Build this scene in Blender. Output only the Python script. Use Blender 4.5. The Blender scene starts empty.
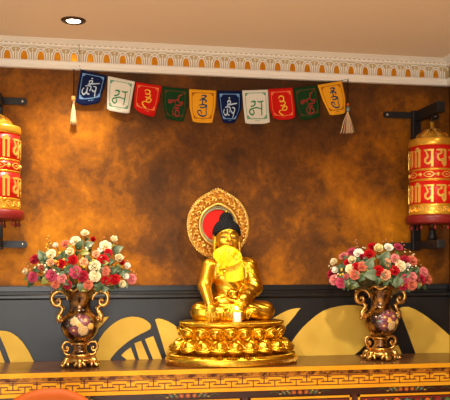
import bpy, bmesh, math, random
import numpy as np
from mathutils import Vector, Matrix
random.seed(7)
PI = math.pi
S = bpy.context.scene
COL = S.collection

# ------------------------------------------------------------------ camera
YAW = math.radians(10.02); F = 750.0; HORIZON = 263.0
CAM = Vector((-0.76, -4.31, 1.5))
FW = Vector((math.sin(YAW), math.cos(YAW), 0)); RT = Vector((math.cos(YAW), -math.sin(YAW), 0)); UP = Vector((0, 0, 1))
cd = bpy.data.cameras.new('camera'); cam = bpy.data.objects.new('camera', cd); COL.objects.link(cam)
cd.sensor_width = 36; cd.lens = 36 * F / 450; cd.shift_y = (HORIZON - 200) / 450
cam.location = CAM; cam.rotation_euler = (PI / 2, 0, -YAW); S.camera = cam

def ray(px, py):
    return FW + RT * ((px - 225) / F) + UP * ((HORIZON - py) / F)
def at(px, py, y=0.0):                       # the point of the upright plane at depth y seen at that pixel
    d = ray(px, py); return CAM + d * ((y - CAM.y) / d.y)
def atz(px, py, z):
    d = ray(px, py); return CAM + d * ((z - CAM.z) / d.z)

# ------------------------------------------------------------------ materials
def nodes(m):
    m.use_nodes = True
    return m.node_tree.nodes, m.node_tree.links, m.node_tree.nodes['Principled BSDF']
def mk(name, c1, c2=None, scale=8, rough=.5, metal=0, coat=0, bump=0, bscale=60, contrast=(.35, .65), emit=0, sheen=0, detail=4, sss=0, spec=.5):
    m = bpy.data.materials.new(name); N, L, b = nodes(m)
    b.inputs['Base Color'].default_value = (*c1, 1); b.inputs['Roughness'].default_value = rough
    b.inputs['Metallic'].default_value = metal; b.inputs['Coat Weight'].default_value = coat
    b.inputs['Coat Roughness'].default_value = .08; b.inputs['Specular IOR Level'].default_value = spec
    if sheen: b.inputs['Sheen Weight'].default_value = sheen
    if sss:
        b.inputs['Subsurface Weight'].default_value = sss; b.inputs['Subsurface Radius'].default_value = (.01, .006, .004)
        b.inputs['Subsurface Scale'].default_value = .5
    if emit:
        b.inputs['Emission Color'].default_value = (*c1, 1); b.inputs['Emission Strength'].default_value = emit
    tc = N.new('ShaderNodeTexCoord')
    if c2:
        n = N.new('ShaderNodeTexNoise'); n.inputs['Scale'].default_value = scale; n.inputs['Detail'].default_value = detail
        L.new(tc.outputs['Object'], n.inputs['Vector'])
        r = N.new('ShaderNodeValToRGB'); r.color_ramp.elements[0].position = contrast[0]; r.color_ramp.elements[1].position = contrast[1]
        r.color_ramp.elements[0].color = (*c1, 1); r.color_ramp.elements[1].color = (*c2, 1)
        L.new(n.outputs['Fac'], r.inputs['Fac']); L.new(r.outputs['Color'], b.inputs['Base Color'])
    if bump:
        n = N.new('ShaderNodeTexNoise'); n.inputs['Scale'].default_value = bscale; n.inputs['Detail'].default_value = 3
        L.new(tc.outputs['Object'], n.inputs['Vector'])
        u = N.new('ShaderNodeBump'); u.inputs['Strength'].default_value = bump; u.inputs['Distance'].default_value = .01
        L.new(n.outputs['Fac'], u.inputs['Height']); L.new(u.outputs['Normal'], b.inputs['Normal'])
    return m

M = {}
M['gold'] = mk('polished_gold', (.76, .43, .026), (.90, .56, .055), 9, .27, 1, bump=.05, bscale=90)
M['gold_face'] = mk('gilded_skin', (.82, .48, .036), (.78, .43, .03), 6, .33, .9)
M['gold_robe'] = mk('gilded_robe', (.68, .36, .02), (.86, .52, .045), 14, .28, 1, bump=.08, bscale=70)
M['gold_base'] = mk('gilded_lotus', (.74, .41, .023), (.90, .57, .05), 20, .28, 1, bump=.04, bscale=70)
M['gold_old'] = mk('engraved_gold', (.42, .17, .02), (.90, .52, .09), 60, .33, 1, bump=.3, bscale=140)
M['halo_gold'] = mk('halo_filigree', (.88, .54, .10), (.94, .66, .20), 40, .33, .9, bump=.1, bscale=120)
M['halo_ground'] = mk('halo_ground', (.34, .11, .012), (.62, .27, .03), 60, .4, .9, bump=.3, bscale=150)
M['halo_teal'] = mk('halo_patina', (.45, .36, .15), (.40, .42, .25), 50, .45, .5)
M['red_paint'] = mk('vermilion_paint', (.80, .012, .006), rough=.6, spec=.2)
M['hair'] = mk('blue_black_paint', (.003, .0035, .006), rough=.6, spec=.25)
M['dark'] = mk('dark_line_paint', (.03, .012, .004), rough=.5)
M['eye'] = mk('eye_white', (.75, .7, .55), rough=.4)
M['lip'] = mk('lip_paint', (.6, .1, .03), rough=.4)
M['scarf'] = mk('yellow_silk', (.88, .56, .002), (.94, .66, .004), 45, .5, 0, spec=.3, contrast=(.42, .58))
M['scarf_print'] = mk('ochre_silk_print', (.72, .33, .004), rough=.45)
M['wax'] = mk('white_wax', (.92, .88, .8), rough=.4, sss=.3)
M['flame'] = mk('candle_flame', (1, .78, .4), rough=.5, emit=3)
M['wood_top'] = mk('brown_lacquer', (.085, .03, .012), (.14, .055, .018), 3, .26, 0, .1, spec=.35)
M['wood'] = mk('dark_red_brown_lacquer', (.045, .010, .006), (.07, .018, .008), 5, .35, 0, .3)
M['cab_gold'] = mk('gold_lacquer', (.86, .36, .012), (.90, .44, .018), 10, .42, .3, spec=.3)
M['cab_gold_dark'] = mk('worn_gold_lacquer', (.12, .03, .006), (.62, .25, .02), 25, .38, .4, contrast=(.4, .6))
M['fret_dark'] = mk('oxblood_line', (.16, .025, .008), rough=.4)
M['p_red'] = mk('painted_red', (.25, .018, .010), rough=.4)
M['p_orange'] = mk('painted_orange', (.62, .13, .015), rough=.4)
M['p_green'] = mk('painted_green', (.09, .17, .06), rough=.4)
M['p_blue'] = mk('painted_teal', (.08, .15, .14), rough=.4)
M['p_yellow'] = mk('painted_yellow', (.75, .42, .06), rough=.4)
M['dado'] = mk('charcoal_paint', (.008, .0083, .009), (.006, .006, .0064), 5, .36, spec=.55, bump=.03)
M['rail'] = mk('black_gloss_paint', (.010, .009, .009), rough=.28)
M['motif'] = mk('ochre_wall_paint', (.84, .55, .085), (.74, .45, .06), 7, .6, spec=.25, contrast=(.3, .7))
M['motif_line'] = mk('black_outline_paint', (.011, .0112, .012), rough=.4)
M['ceil'] = mk('beige_ceiling_paint', (.86, .69, .49), rough=.85)
M['cornice'] = mk('cream_plaster', (.93, .88, .77), rough=.5)
M['niche'] = mk('gilt_niche', (.86, .40, .02), (.76, .30, .012), 20, .3, .8)
M['cground'] = mk('tan_shaded_ground', (.58, .42, .20), rough=.5)  # shade of the gaps in the cream frieze, put into the tan
M['floor'] = mk('sand_tile', (.42, .33, .23), (.50, .40, .29), 4, .5)
M['iron'] = mk('black_iron', (.018, .018, .019), rough=.38, metal=.3, bump=.1)
M['iron_grey'] = mk('lit_grey_iron', (.10, .10, .105), rough=.5, metal=.5)  # unused copy of the black iron with its grey sheen in the colour
M['steel'] = mk('steel', (.5, .48, .45), rough=.3, metal=1)
M['wheel_gold'] = mk('wheel_gold_paint', (.85, .42, .03), (.90, .52, .05), 12, .28, .65, coat=.3)
M['wheel_red'] = mk('wheel_red_enamel', (.68, .010, .007), rough=.35, coat=.15, spec=.3)
M['wheel_plate'] = mk('maroon_lacquer', (.20, .014, .012), rough=.4, coat=.1, spec=.3)
M['wheel_letter'] = mk('bright_gold_letter', (.90, .55, .10), rough=.3, metal=.45)
M['bronze'] = mk('dark_bronze', (.09, .05, .03), rough=.4, metal=.8)
M['lamp'] = mk('lamp_glow', (1, .82, .52), emit=14)
M['vase'] = mk('amber_lustre_glaze', (.035, .008, .002), (.50, .21, .03), 20, .14, .6, .7, contrast=(.44, .66))
M['vase_gold'] = mk('antique_gold_scroll', (.40, .17, .025), (.85, .50, .14), 45, .26, .9, contrast=(.3, .6))
M['med'] = mk('medallion_ground', (.10, .035, .03), (.05, .012, .02), 30, .2, coat=.5)
M['m_cream'] = mk('enamel_cream', (.62, .42, .20), rough=.25)
M['m_mauve'] = mk('enamel_mauve', (.16, .03, .05), (.30, .09, .10), 80, .25)
M['m_gold'] = mk('enamel_ochre', (.72, .40, .10), rough=.25)
M['orange'] = mk('orange_leather', (.40, .072, .003), rough=.55, spec=.2)
M['chrome'] = mk('chrome_leg', (.6, .6, .6), rough=.2, metal=1)
fl = dict(rough=.7, spec=.15)
M['f_cream'] = mk('cream_petal', (.80, .64, .34), (.86, .76, .52), 30, **fl)
M['f_white'] = mk('ivory_petal', (.88, .82, .70), **fl)
M['f_yellow'] = mk('pale_yellow_petal', (.86, .68, .27), (.88, .76, .42), 30, **fl)
M['f_red'] = mk('scarlet_petal', (.52, .004, .008), (.36, .003, .008), 30, **fl)
M['f_crimson'] = mk('crimson_petal', (.28, .005, .018), (.45, .02, .045), 30, **fl)
M['f_magenta'] = mk('magenta_pink_petal', (.45, .025, .08), (.60, .10, .16), 30, **fl)
M['f_pink'] = mk('pink_petal', (.62, .12, .14), (.76, .30, .26), 30, **fl)
M['f_peach'] = mk('peach_petal', (.68, .26, .12), (.78, .42, .24), 30, **fl)
M['f_coral'] = mk('coral_petal', (.55, .09, .05), (.70, .24, .14), 30, **fl)
M['leaf'] = mk('grey_green_leaf', (.09, .13, .06), (.15, .20, .11), 20, .5)
M['leaf_dark'] = mk('dark_green_leaf', (.025, .055, .015), (.06, .10, .03), 20, .5)
M['leaf_lime'] = mk('yellow_green_leaf', (.30, .28, .04), (.2, .22, .04), 20, .5)
M['stem'] = mk('brown_green_stem', (.10, .08, .02), rough=.6)
M['berry_yellow'] = mk('yellow_floret', (.80, .50, .05), rough=.6)
M['berry_white'] = mk('ivory_floret', (.88, .75, .5), rough=.6)
M['berry_coral'] = mk('coral_floret', (.72, .25, .10), rough=.6)
M['cl_blue'] = mk('navy_cloth', (.004, .011, .060), rough=.8, spec=.15); M['cl_white'] = mk('offwhite_cloth', (.78, .74, .62), rough=.8, spec=.15)
M['cl_red'] = mk('scarlet_cloth', (.62, .008, .005), rough=.8, spec=.15); M['cl_green'] = mk('dark_green_cloth', (.008, .045, .010), rough=.8, spec=.15)
M['cl_yellow'] = mk('marigold_cloth', (.86, .38, .015), rough=.8, spec=.15)
M['pr_blue'] = mk('light_blue_print', (.18, .36, .66), rough=.8, spec=.15); M['pr_white'] = mk('pale_blue_print', (.50, .62, .74), rough=.8, spec=.15)
M['pr_green'] = mk('green_print', (.03, .25, .09), rough=.8, spec=.15); M['pr_sage'] = mk('sage_print', (.16, .36, .22), rough=.8, spec=.15)
M['pr_yellow'] = mk('yellow_print', (.90, .55, .05), rough=.8, spec=.15); M['pr_coral'] = mk('coral_print', (.82, .2, .06), rough=.8, spec=.15)
M['pr_maroon'] = mk('maroon_print', (.30, .03, .025), rough=.8, spec=.15); M['pr_brown'] = mk('brown_print', (.10, .05, .015), rough=.8, spec=.15)
M['pr_rust'] = mk('rust_print', (.42, .14, .01), rough=.8, spec=.15); M['pr_slate'] = mk('slate_blue_print', (.02, .06, .12), rough=.8, spec=.15)
M['cord'] = mk('dark_cord', (.04, .018, .012), rough=.8, spec=.15)
M['tassel'] = mk('cream_gold_thread', (.80, .52, .18), (.86, .74, .48), 90, .7); M['tassel_pink'] = mk('pink_thread', (.7, .3, .25), rough=.7)
M['bead'] = mk('amber_bead', (.85, .45, .12), rough=.3); M['bead_coral'] = mk('coral_bead', (.75, .12, .02), rough=.3)
M['bead_silver'] = mk('silver_bead', (.25, .33, .32), rough=.3, metal=.7)

def wall_material():
    m = bpy.data.materials.new('mottled_amber_plaster'); N, L, b = nodes(m)
    tc = N.new('ShaderNodeTexCoord')
    def noise(sc, det, ro=.6, off=(0, 0, 0), st=(1, 1, 1)):
        mp = N.new('ShaderNodeMapping'); mp.inputs['Location'].default_value = off; mp.inputs['Scale'].default_value = st
        L.new(tc.outputs['Object'], mp.inputs['Vector'])
        n = N.new('ShaderNodeTexNoise'); n.inputs['Scale'].default_value = sc; n.inputs['Detail'].default_value = det; n.inputs['Roughness'].default_value = ro
        n.inputs['Distortion'].default_value = .35
        L.new(mp.outputs['Vector'], n.inputs['Vector']); return n.outputs['Fac']
    def math_(op, a, c):
        x = N.new('ShaderNodeMath'); x.operation = op
        for i, q in enumerate((a, c)):
            if isinstance(q, (int, float)): x.inputs[i].default_value = q
            else: L.new(q, x.inputs[i])
        return x.outputs[0]
    big = noise(1.6, 5, .6, WALL_OFF); mid = noise(5, 7, .65, (3, 0, 1), (1, 1, .8)); fine = noise(26, 6, .7, (1, 0, 4))
    v = math_('ADD', math_('MULTIPLY', big, .75), math_('MULTIPLY', mid, .52)); v = math_('ADD', v, math_('SUBTRACT', math_('MULTIPLY', fine, .26), .20))
    # hand-rubbed clouds of paler and darker glaze, each with a place of its own on the wall
    sep = N.new('ShaderNodeSeparateXYZ'); L.new(tc.outputs['Object'], sep.inputs[0])
    for (cx, cz, rx, rz, amp) in WALL_CLOUDS:
        dx = math_('DIVIDE', math_('SUBTRACT', sep.outputs[0], cx), rx); dz = math_('DIVIDE', math_('SUBTRACT', sep.outputs[2], cz), rz)
        q = math_('ADD', math_('MULTIPLY', dx, dx), math_('MULTIPLY', dz, dz))
        v = math_('ADD', v, math_('MULTIPLY', math_('POWER', 2.718, math_('MULTIPLY', q, -1.0)), amp))
    r = N.new('ShaderNodeValToRGB'); e = r.color_ramp.elements
    e[0].position = .43; e[0].color = (.070, .026, .006, 1); e[1].position = .88; e[1].color = (.70, .255, .005, 1)
    k = e.new(.56); k.color = (.15, .050, .006, 1); k = e.new(.69); k.color = (.36, .117, .004, 1)
    L.new(v, r.inputs['Fac']); L.new(r.outputs['Color'], b.inputs['Base Color'])
    b.inputs['Roughness'].default_value = .55; b.inputs['Specular IOR Level'].default_value = .16
    u = N.new('ShaderNodeBump'); u.inputs['Strength'].default_value = .12; u.inputs['Distance'].default_value = .004
    L.new(fine, u.inputs['Height']); L.new(u.outputs['Normal'], b.inputs['Normal'])
    return m
WALL_OFF = (0.6, 0, 2.2)
WALL_CLOUDS = []
for (px, py, rx, rz, amp) in [(60, 245, .42, .20, .19), (110, 210, .25, .15, .08), (375, 225, .32, .24, .20), (30, 160, .2, .3, .06), (85, 120, .35, .16, .06), (300, 225, .2, .25, -.05), (200, 160, .3, .2, -.04), (320, 130, .35, .15, -.06), (160, 78, .9, .05, -.07), (360, 85, .6, .06, -.08), (255, 190, .12, .12, .05), (130, 270, .25, .06, .05), (390, 150, .15, .2, .03)]:
    p = at(px, py, 0); WALL_CLOUDS.append((p.x, p.z, rx, rz, amp))
M['wall'] = wall_material()

# ------------------------------------------------------------------ mesh builder
def cr(pts, n=6, closed=False):              # Catmull-Rom through points of any dimension
    P = [np.array(p, float) for p in pts]; out = []
    L = len(P); rng = L if closed else L - 1
    for i in range(rng):
        if closed: a, b, c, d = P[i - 1], P[i], P[(i + 1) % L], P[(i + 2) % L]
        else: a, b, c, d = P[max(i - 1, 0)], P[i], P[i + 1], P[min(i + 2, L - 1)]
        for k in range(n):
            t = k / n
            out.append(.5 * (2 * b + (c - a) * t + (2 * a - 5 * b + 4 * c - d) * t * t + (3 * b - a - 3 * c + d) * t ** 3))
    if not closed: out.append(P[-1])
    return out

class MB:
    def __init__(s): s.v = []; s.f = []; s.m = []; s.s = []
    def add(s, V, Fc, m=0, smooth=True):
        o = len(s.v); s.v += [tuple(map(float, p)) for p in V]
        for f in Fc: s.f.append([i + o for i in f]); s.m.append(m); s.s.append(smooth)
    def box(s, a, b, m=0, bev=0):
        a = Vector(a); b = Vector(b)
        if bev:
            bm = bmesh.new(); bmesh.ops.create_cube(bm, size=1)
            for v in bm.verts: v.co = Vector(((a[i] + b[i]) / 2 + v.co[i] * (b[i] - a[i]) for i in range(3)))
            bmesh.ops.bevel(bm, geom=bm.edges[:], offset=bev, segments=2, affect='EDGES', profile=.5)
            bm.verts.index_update()
            s.add([v.co for v in bm.verts], [[v.index for v in f.verts] for f in bm.faces], m, False); bm.free(); return
        V = [(x, y, z) for x in (a.x, b.x) for y in (a.y, b.y) for z in (a.z, b.z)]
        s.add(V, [(0, 1, 3, 2), (4, 6, 7, 5), (0, 4, 5, 1), (2, 3, 7, 6), (0, 2, 6, 4), (1, 5, 7, 3)], m, False)
    def tube(s, path, r, n=8, m=0, closed=False, flat=1.0):
        P = [Vector(p) for p in path]; L = len(P); R = [r] * L if isinstance(r, (int, float)) else [float(q) for q in np.interp(np.linspace(0, 1, L), np.linspace(0, 1, len(r)), r)]
        T = []
        for i in range(L):
            if closed: t = P[(i + 1) % L] - P[i - 1]
            else: t = P[min(i + 1, L - 1)] - P[max(i - 1, 0)]
            T.append(t.normalized() if t.length > 1e-9 else Vector((0, 0, 1)))
        a = Vector((0, 1, 0)) if abs(T[0].y) < .9 else Vector((1, 0, 0))
        u = (a - T[0] * a.dot(T[0])).normalized(); V = []
        for i in range(L):
            u = (u - T[i] * u.dot(T[i])).normalized(); w = T[i].cross(u)
            for k in range(n):
                q = 2 * PI * k / n; V.append(P[i] + (u * math.cos(q) * flat + w * math.sin(q)) * R[i])
        Fc = []
        for i in range(L if closed else L - 1):
            j = (i + 1) % L
            for k in range(n): Fc.append((i * n + k, i * n + (k + 1) % n, j * n + (k + 1) % n, j * n + k))
        if not closed: Fc += [list(range(n))[::-1], list(range((L - 1) * n, L * n))]
        s.add(V, Fc, m)
    def lathe(s, prof, n=48, c=(0, 0, 0), sx=1, sy=1, m=0, smooth=True):
        V = []; Fc = []
        for r, z in prof:
            for k in range(n):
                q = 2 * PI * k / n; V.append((c[0] + r * sx * math.cos(q), c[1] + r * sy * math.sin(q), c[2] + z))
        for i in range(len(prof) - 1):
            for k in range(n): Fc.append((i * n + k, i * n + (k + 1) % n, (i + 1) * n + (k + 1) % n, (i + 1) * n + k))
        Fc += [list(range(n))[::-1], list(range((len(prof) - 1) * n, len(prof) * n))]
        s.add(V, Fc, m, smooth)
    def ell(s, c, r, nu=12, nv=8, m=0, rot=None):
        if isinstance(r, (int, float)): r = (r, r, r)
        V = [Vector((0, 0, -r[2]))]; Fc = []
        for i in range(1, nv):
            f = -PI / 2 + PI * i / nv
            for k in range(nu):
                q = 2 * PI * k / nu; V.append(Vector((r[0] * math.cos(f) * math.cos(q), r[1] * math.cos(f) * math.sin(q), r[2] * math.sin(f))))
        V.append(Vector((0, 0, r[2])))
        for k in range(nu):
            Fc.append((0, 1 + (k + 1) % nu, 1 + k))
            for i in range(nv - 2): a = 1 + i * nu; Fc.append((a + k, a + (k + 1) % nu, a + nu + (k + 1) % nu, a + nu + k))
            a = 1 + (nv - 2) * nu; Fc.append((a + k, a + (k + 1) % nu, len(V) - 1))
        if rot is not None: V = [rot @ v for v in V]
        s.add([v + Vector(c) for v in V], Fc, m)
    def sheet(s, fn, nu, nv, m=0, thick=None, wrap=False):     # fn(u,v) -> point; thick: fn(u,v) -> offset vector of the back
        V = [Vector(fn(i / nu, j / nv)) for j in range(nv + 1) for i in range(nu + 1)]
        q = lambda i, j: j * (nu + 1) + i
        Fc = [(q(i, j), q(i + 1, j), q(i + 1, j + 1), q(i, j + 1)) for j in range(nv) for i in range(nu)]
        if thick:
            o = len(V); V += [V[q(i, j)] + Vector(thick(i / nu, j / nv)) for j in range(nv + 1) for i in range(nu + 1)]
            Fc += [tuple(k + o for k in f[::-1]) for f in Fc[:]]
            B = [q(i, 0) for i in range(nu)] + [q(nu, j) for j in range(nv)] + [q(i, nv) for i in range(nu, 0, -1)] + [q(0, j) for j in range(nv, 0, -1)]
            for a, b in zip(B, B[1:] + B[:1]): Fc.append((b, a, a + o, b + o))
        s.add(V, Fc, m)
    def prism(s, poly, fm, h, m=0, h0=0.0):
        n = len(poly); V = [fm(p[0], p[1], h) for p in poly] + [fm(p[0], p[1], h0) for p in poly]
        Fc = [list(range(n)), list(range(2 * n - 1, n - 1, -1))] + [((i + 1) % n, i, n + i, n + (i + 1) % n) for i in range(n)]
        s.add(V, Fc, m, False)
    def ribbon(s, pts, w, fm, h, m=0, h0=0.0):
        P = [np.array(p, float) for p in pts]; L = len(P)
        W = [w] * L if isinstance(w, (int, float)) else np.interp(np.linspace(0, 1, L), np.linspace(0, 1, len(w)), w)
        V = []
        for i in range(L):
            t = P[min(i + 1, L - 1)] - P[max(i - 1, 0)]; t = t / (np.linalg.norm(t) + 1e-12); nn = np.array((-t[1], t[0])) * W[i] / 2
            l = P[i] + nn; r = P[i] - nn
            V += [fm(l[0], l[1], h0), fm(l[0], l[1], h), fm(r[0], r[1], h), fm(r[0], r[1], h0)]
        Fc = [(4 * i + a, 4 * i + (a + 1) % 4, 4 * i + 4 + (a + 1) % 4, 4 * i + 4 + a) for i in range(L - 1) for a in range(4)]
        Fc += [(3, 2, 1, 0), (4 * L - 4, 4 * L - 3, 4 * L - 2, 4 * L - 1)]
        s.add(V, Fc, m, False)
    def build(s, name, mats, parent=None, loc=None, recalc=True):
        me = bpy.data.meshes.new(name); me.from_pydata(s.v, [], s.f)
        if not isinstance(mats, (list, tuple)): mats = [mats]
        for q in mats: me.materials.append(q)
        me.polygons.foreach_set('material_index', s.m); me.polygons.foreach_set('use_smooth', s.s)
        if recalc:
            bm = bmesh.new(); bm.from_mesh(me); bmesh.ops.recalc_face_normals(bm, faces=bm.faces[:]); bm.to_mesh(me); bm.free()
        me.update(); return link(name, me, parent, loc)
def link(name, me, parent=None, loc=None):
    o = bpy.data.objects.new(name, me); COL.objects.link(o)
    if parent: o.parent = parent
    if loc: o.location = loc
    return o
def thing(name, label, cat, loc=(0, 0, 0), group=None, rz=0):
    o = bpy.data.objects.new(name, None); COL.objects.link(o); o.location = loc; o.rotation_euler = (0, 0, rz)
    o.empty_display_size = .05; o['label'] = label; o['category'] = cat
    if group: o['group'] = group
    return o
def struct(o): o['kind'] = 'structure'; return o
def lab(o, t): o['label'] = t; return o

# ------------------------------------------------------------------ signed-distance modelling (one continuous skin)
class SDF:
    def __init__(s, lo, hi, h):
        s.lo = np.array(lo, np.float32); s.h = h; s.n = np.ceil((np.array(hi) - s.lo) / h).astype(int) + 1
        s.F = np.full(s.n, .5, np.float32)
    def sub(s, lo, hi):
        a = np.clip(np.floor((np.array(lo) - s.lo) / s.h).astype(int), 0, s.n); b = np.clip(np.ceil((np.array(hi) - s.lo) / s.h).astype(int) + 1, 0, s.n)
        sl = tuple(slice(i, j) for i, j in zip(a, b))
        g = np.meshgrid(*[s.lo[i] + s.h * np.arange(a[i], b[i], dtype=np.float32) for i in range(3)], indexing='ij')
        return sl, g
    def merge(s, sl, d, k):
        f = s.F[sl]
        if k > 0:
            t = np.clip(.5 + .5 * (f - d) / k, 0, 1); s.F[sl] = f * (1 - t) + d * t - k * t * (1 - t)
        else: s.F[sl] = np.minimum(f, d)
    def cap(s, a, b, ra, rb=None, k=.012, g=0.0, flat=None):
        rb = ra if rb is None else rb; ra += g; rb += g
        a = np.array(a, float); b = np.array(b, float); R = max(ra, rb) + k + .02
        sl, (X, Y, Z) = s.sub(np.minimum(a, b) - R, np.maximum(a, b) + R)
        d = b - a; t = np.clip(((X - a[0]) * d[0] + (Y - a[1]) * d[1] + (Z - a[2]) * d[2]) / (d @ d + 1e-12), 0, 1)
        q = np.sqrt((X - a[0] - t * d[0]) ** 2 + (Y - a[1] - t * d[1]) ** 2 + (Z - a[2] - t * d[2]) ** 2) - (ra + (rb - ra) * t)
        s.merge(sl, q.astype(np.float32), k)
    def ell(s, c, r, k=.012, g=0.0):
        r = (np.array([r] * 3 if isinstance(r, (int, float)) else r, float)) + g; c = np.array(c, float)
        sl, (X, Y, Z) = s.sub(c - r - k - .02, c + r + k + .02)
        X = X - c[0]; Y = Y - c[1]; Z = Z - c[2]
        k0 = np.sqrt((X / r[0]) ** 2 + (Y / r[1]) ** 2 + (Z / r[2]) ** 2); k1 = np.sqrt((X / r[0] ** 2) ** 2 + (Y / r[1] ** 2) ** 2 + (Z / r[2] ** 2) ** 2) + 1e-9
        s.merge(sl, (k0 * (k0 - 1) / k1).astype(np.float32), k)
    def grid(s): return s.sub(s.lo, s.lo + s.h * (s.n - 1))[1]
    def mesh(s, name, mat, parent):
        Fd = s.F; h = s.h; n = Fd.shape
        Fd[0] = Fd[-1] = .1; Fd[:, 0] = Fd[:, -1] = .1; Fd[:, :, 0] = Fd[:, :, -1] = .1
        neg = Fd < 0; c = tuple(i - 1 for i in n); acc = np.zeros(c + (3,), np.float32); cnt = np.zeros(c, np.float32)
        cn = [(0, 0, 0), (1, 0, 0), (0, 1, 0), (1, 1, 0), (0, 0, 1), (1, 0, 1), (0, 1, 1), (1, 1, 1)]
        V = lambda A, o: A[o[0]:o[0] + c[0], o[1]:o[1] + c[1], o[2]:o[2] + c[2]]
        for a in cn:
            for ax in range(3):
                if a[ax]: continue
                b = list(a); b[ax] = 1
                na, nb = V(neg, a), V(neg, b); cr_ = na != nb
                fa, fb = V(Fd, a)[cr_], V(Fd, b)[cr_]; t = fa / (fa - fb)
                p = np.tile(np.array(a, np.float32), (len(t), 1)); p[:, ax] += t
                acc[cr_] += p; cnt[cr_] += 1
        act = cnt > 0; idx = np.full(c, -1, np.int64); idx[act] = np.arange(act.sum())
        ijk = np.argwhere(act).astype(np.float32); vs = s.lo + h * (ijk + acc[act] / cnt[act][:, None])
        quads = []
        for ax in range(3):
            u, w = (ax + 1) % 3, (ax + 2) % 3
            A = [slice(0, -1) if i == ax else slice(1, -1) for i in range(3)]; B = [slice(1, None) if i == ax else slice(1, -1) for i in range(3)]
            na, nb = neg[tuple(A)], neg[tuple(B)]; ch = np.argwhere(na != nb); fl_ = na[na != nb]
            ch = ch + np.array([0 if i == ax else 1 for i in range(3)])
            def cell(du, dw):
                q = ch.copy(); q[:, u] -= du; q[:, w] -= dw; return idx[q[:, 0], q[:, 1], q[:, 2]]
            q = np.stack([cell(1, 1), cell(0, 1), cell(0, 0), cell(1, 0)], 1); q[~fl_] = q[~fl_][:, ::-1]; quads.append(q)
        quads = np.concatenate(quads)
        me = bpy.data.meshes.new(name); me.from_pydata(vs.tolist(), [], quads.tolist()); me.materials.append(mat)
        me.polygons.foreach_set('use_smooth', [True] * len(me.polygons)); me.update()
        return link(name, me, parent)
def rot_to(n, up=Vector((0, 0, 1))): return Vector(n).to_track_quat('Z', 'Y').to_matrix()

# ------------------------------------------------------------------ the setting
WR = at(449, 200, 0).x; WL = -2.4; CEIL = 2.738; YB = -5.2
def slab(name, a, b, m):
    q = MB(); q.box(a, b); return struct(q.build(name, m))
slab('floor', (WL, YB, -.08), (WR + .1, .12, 0), M['floor'])
slab('ceiling', (WL, YB, CEIL), (WR + .1, .12, CEIL + .08), M['ceil'])
slab('wall_back', (WL, .0, 0), (WR + .1, .12, CEIL), M['wall'])
slab('wall_right', (WR, YB, 0), (WR + .1, 0, CEIL), M['wall'])
# dado: charcoal lower wall below a moulded black rail
DZ = at(225, 285, -.02).z
q = MB(); q.box((WL, -.008, 0), (WR, 0, DZ - .075)); dado = struct(q.build('wall_dado', M['dado']))
q = MB()
prof = [(0, DZ), (.012, DZ), (.014, DZ - .003), (.014, DZ - .030), (.006, DZ - .034), (.005, DZ - .048), (.020, DZ - .050), (.026, DZ - .056), (.026, DZ - .068), (.020, DZ - .074), (.008, DZ - .078), (.006, DZ - .092), (.0, DZ - .092)]
def run(q, prof, a, b, axis, m=0):
    V = []
    for e in (a, b):
        for p, z in prof: V.append((e, -p, z) if axis == 'x' else (WR - p, e, z))
    n = len(prof); q.add(V, [(i, i + 1, n + i + 1, n + i) for i in range(n - 1)] + [list(range(n)), list(range(2 * n - 1, n - 1, -1))], m, False)
run(q, prof, WL, WR, 'x'); struct(q.build('trim_1', M['rail']))
q = MB(); run(q, prof, -.03, YB, 'y'); struct(q.build('trim_2', M['rail']))
# ochre figures painted on the charcoal dado
MOT = [
 [(-6, 331.5), (0, 330.6), (6, 331), (11, 332.5), (17, 336.5), (22.5, 342), (28.5, 351), (34.5, 363), (10.8, 363), (6, 350), (0, 336), (-5, 333)],
 [(-6, 338), (0, 350), (5, 363), (-6, 363)],
 [(109, 316.6), (103, 317), (97, 318.8), (90, 326), (86, 340), (89, 338), (94, 332), (101, 326)],
 [(95.5, 363), (96, 347), (99.5, 339), (104.4, 332), (110, 326.3), (115.6, 322), (121, 319), (126.7, 317.3), (132, 316.6), (137.8, 317), (143, 318.5), (147.5, 321.2), (150.3, 324), (151, 326.7), (150, 329.2), (146.7, 331.2), (141, 333.8), (135.6, 336.7), (130, 340.2), (124.4, 344.4), (119.5, 348.6), (115.6, 352.5), (111.5, 357.5), (108.5, 363)],
 [(121, 355.5), (125.5, 351), (130.7, 347.3), (136.5, 363), (125, 363), (126.2, 359)],
 [(134.4, 343.3), (137.6, 342), (141, 340.7), (150.3, 363), (140.3, 363)],
 [(145, 339.3), (149, 337.5), (153.3, 336), (163.5, 363), (154.5, 363)],
 [(155, 319.5), (158, 318.5), (162, 319), (168, 321.3), (173.3, 324.4), (178, 328), (184, 334), (190, 342), (196, 363), (169, 363), (165.3, 353), (160, 335)],
 [(262, 326), (268, 321.5), (274, 317.6), (281, 313.4), (287, 310.6), (292, 309), (296.5, 308.2), (300.6, 308), (297, 312.4), (294, 316.7), (290, 321.5), (286, 326), (282, 334), (262, 345)],
 [(284, 363), (288, 349), (292.5, 340.5), (298, 333), (303.5, 326.5), (309.4, 321), (316, 315.4), (322.8, 311), (330, 308.2), (338.3, 306.2), (346, 305.2), (354, 305), (361, 306), (367, 308.5), (372, 314), (374, 322), (372, 333), (366, 344), (360, 350.5), (352, 356.5), (346, 363)],
 [(388, 352), (392, 347.5), (398, 345), (401, 352), (403.5, 363), (386, 363)],
 [(398.5, 308.5), (402.5, 307), (408.4, 306.8), (415, 309.3), (422.6, 313.8), (430, 319), (437.6, 325), (444, 330.5), (450, 336), (462, 346), (470, 363), (418.5, 363), (415, 352), (408, 333)],
]
fw = lambda u, v, h: (u, -.008 - h, v)
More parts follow.
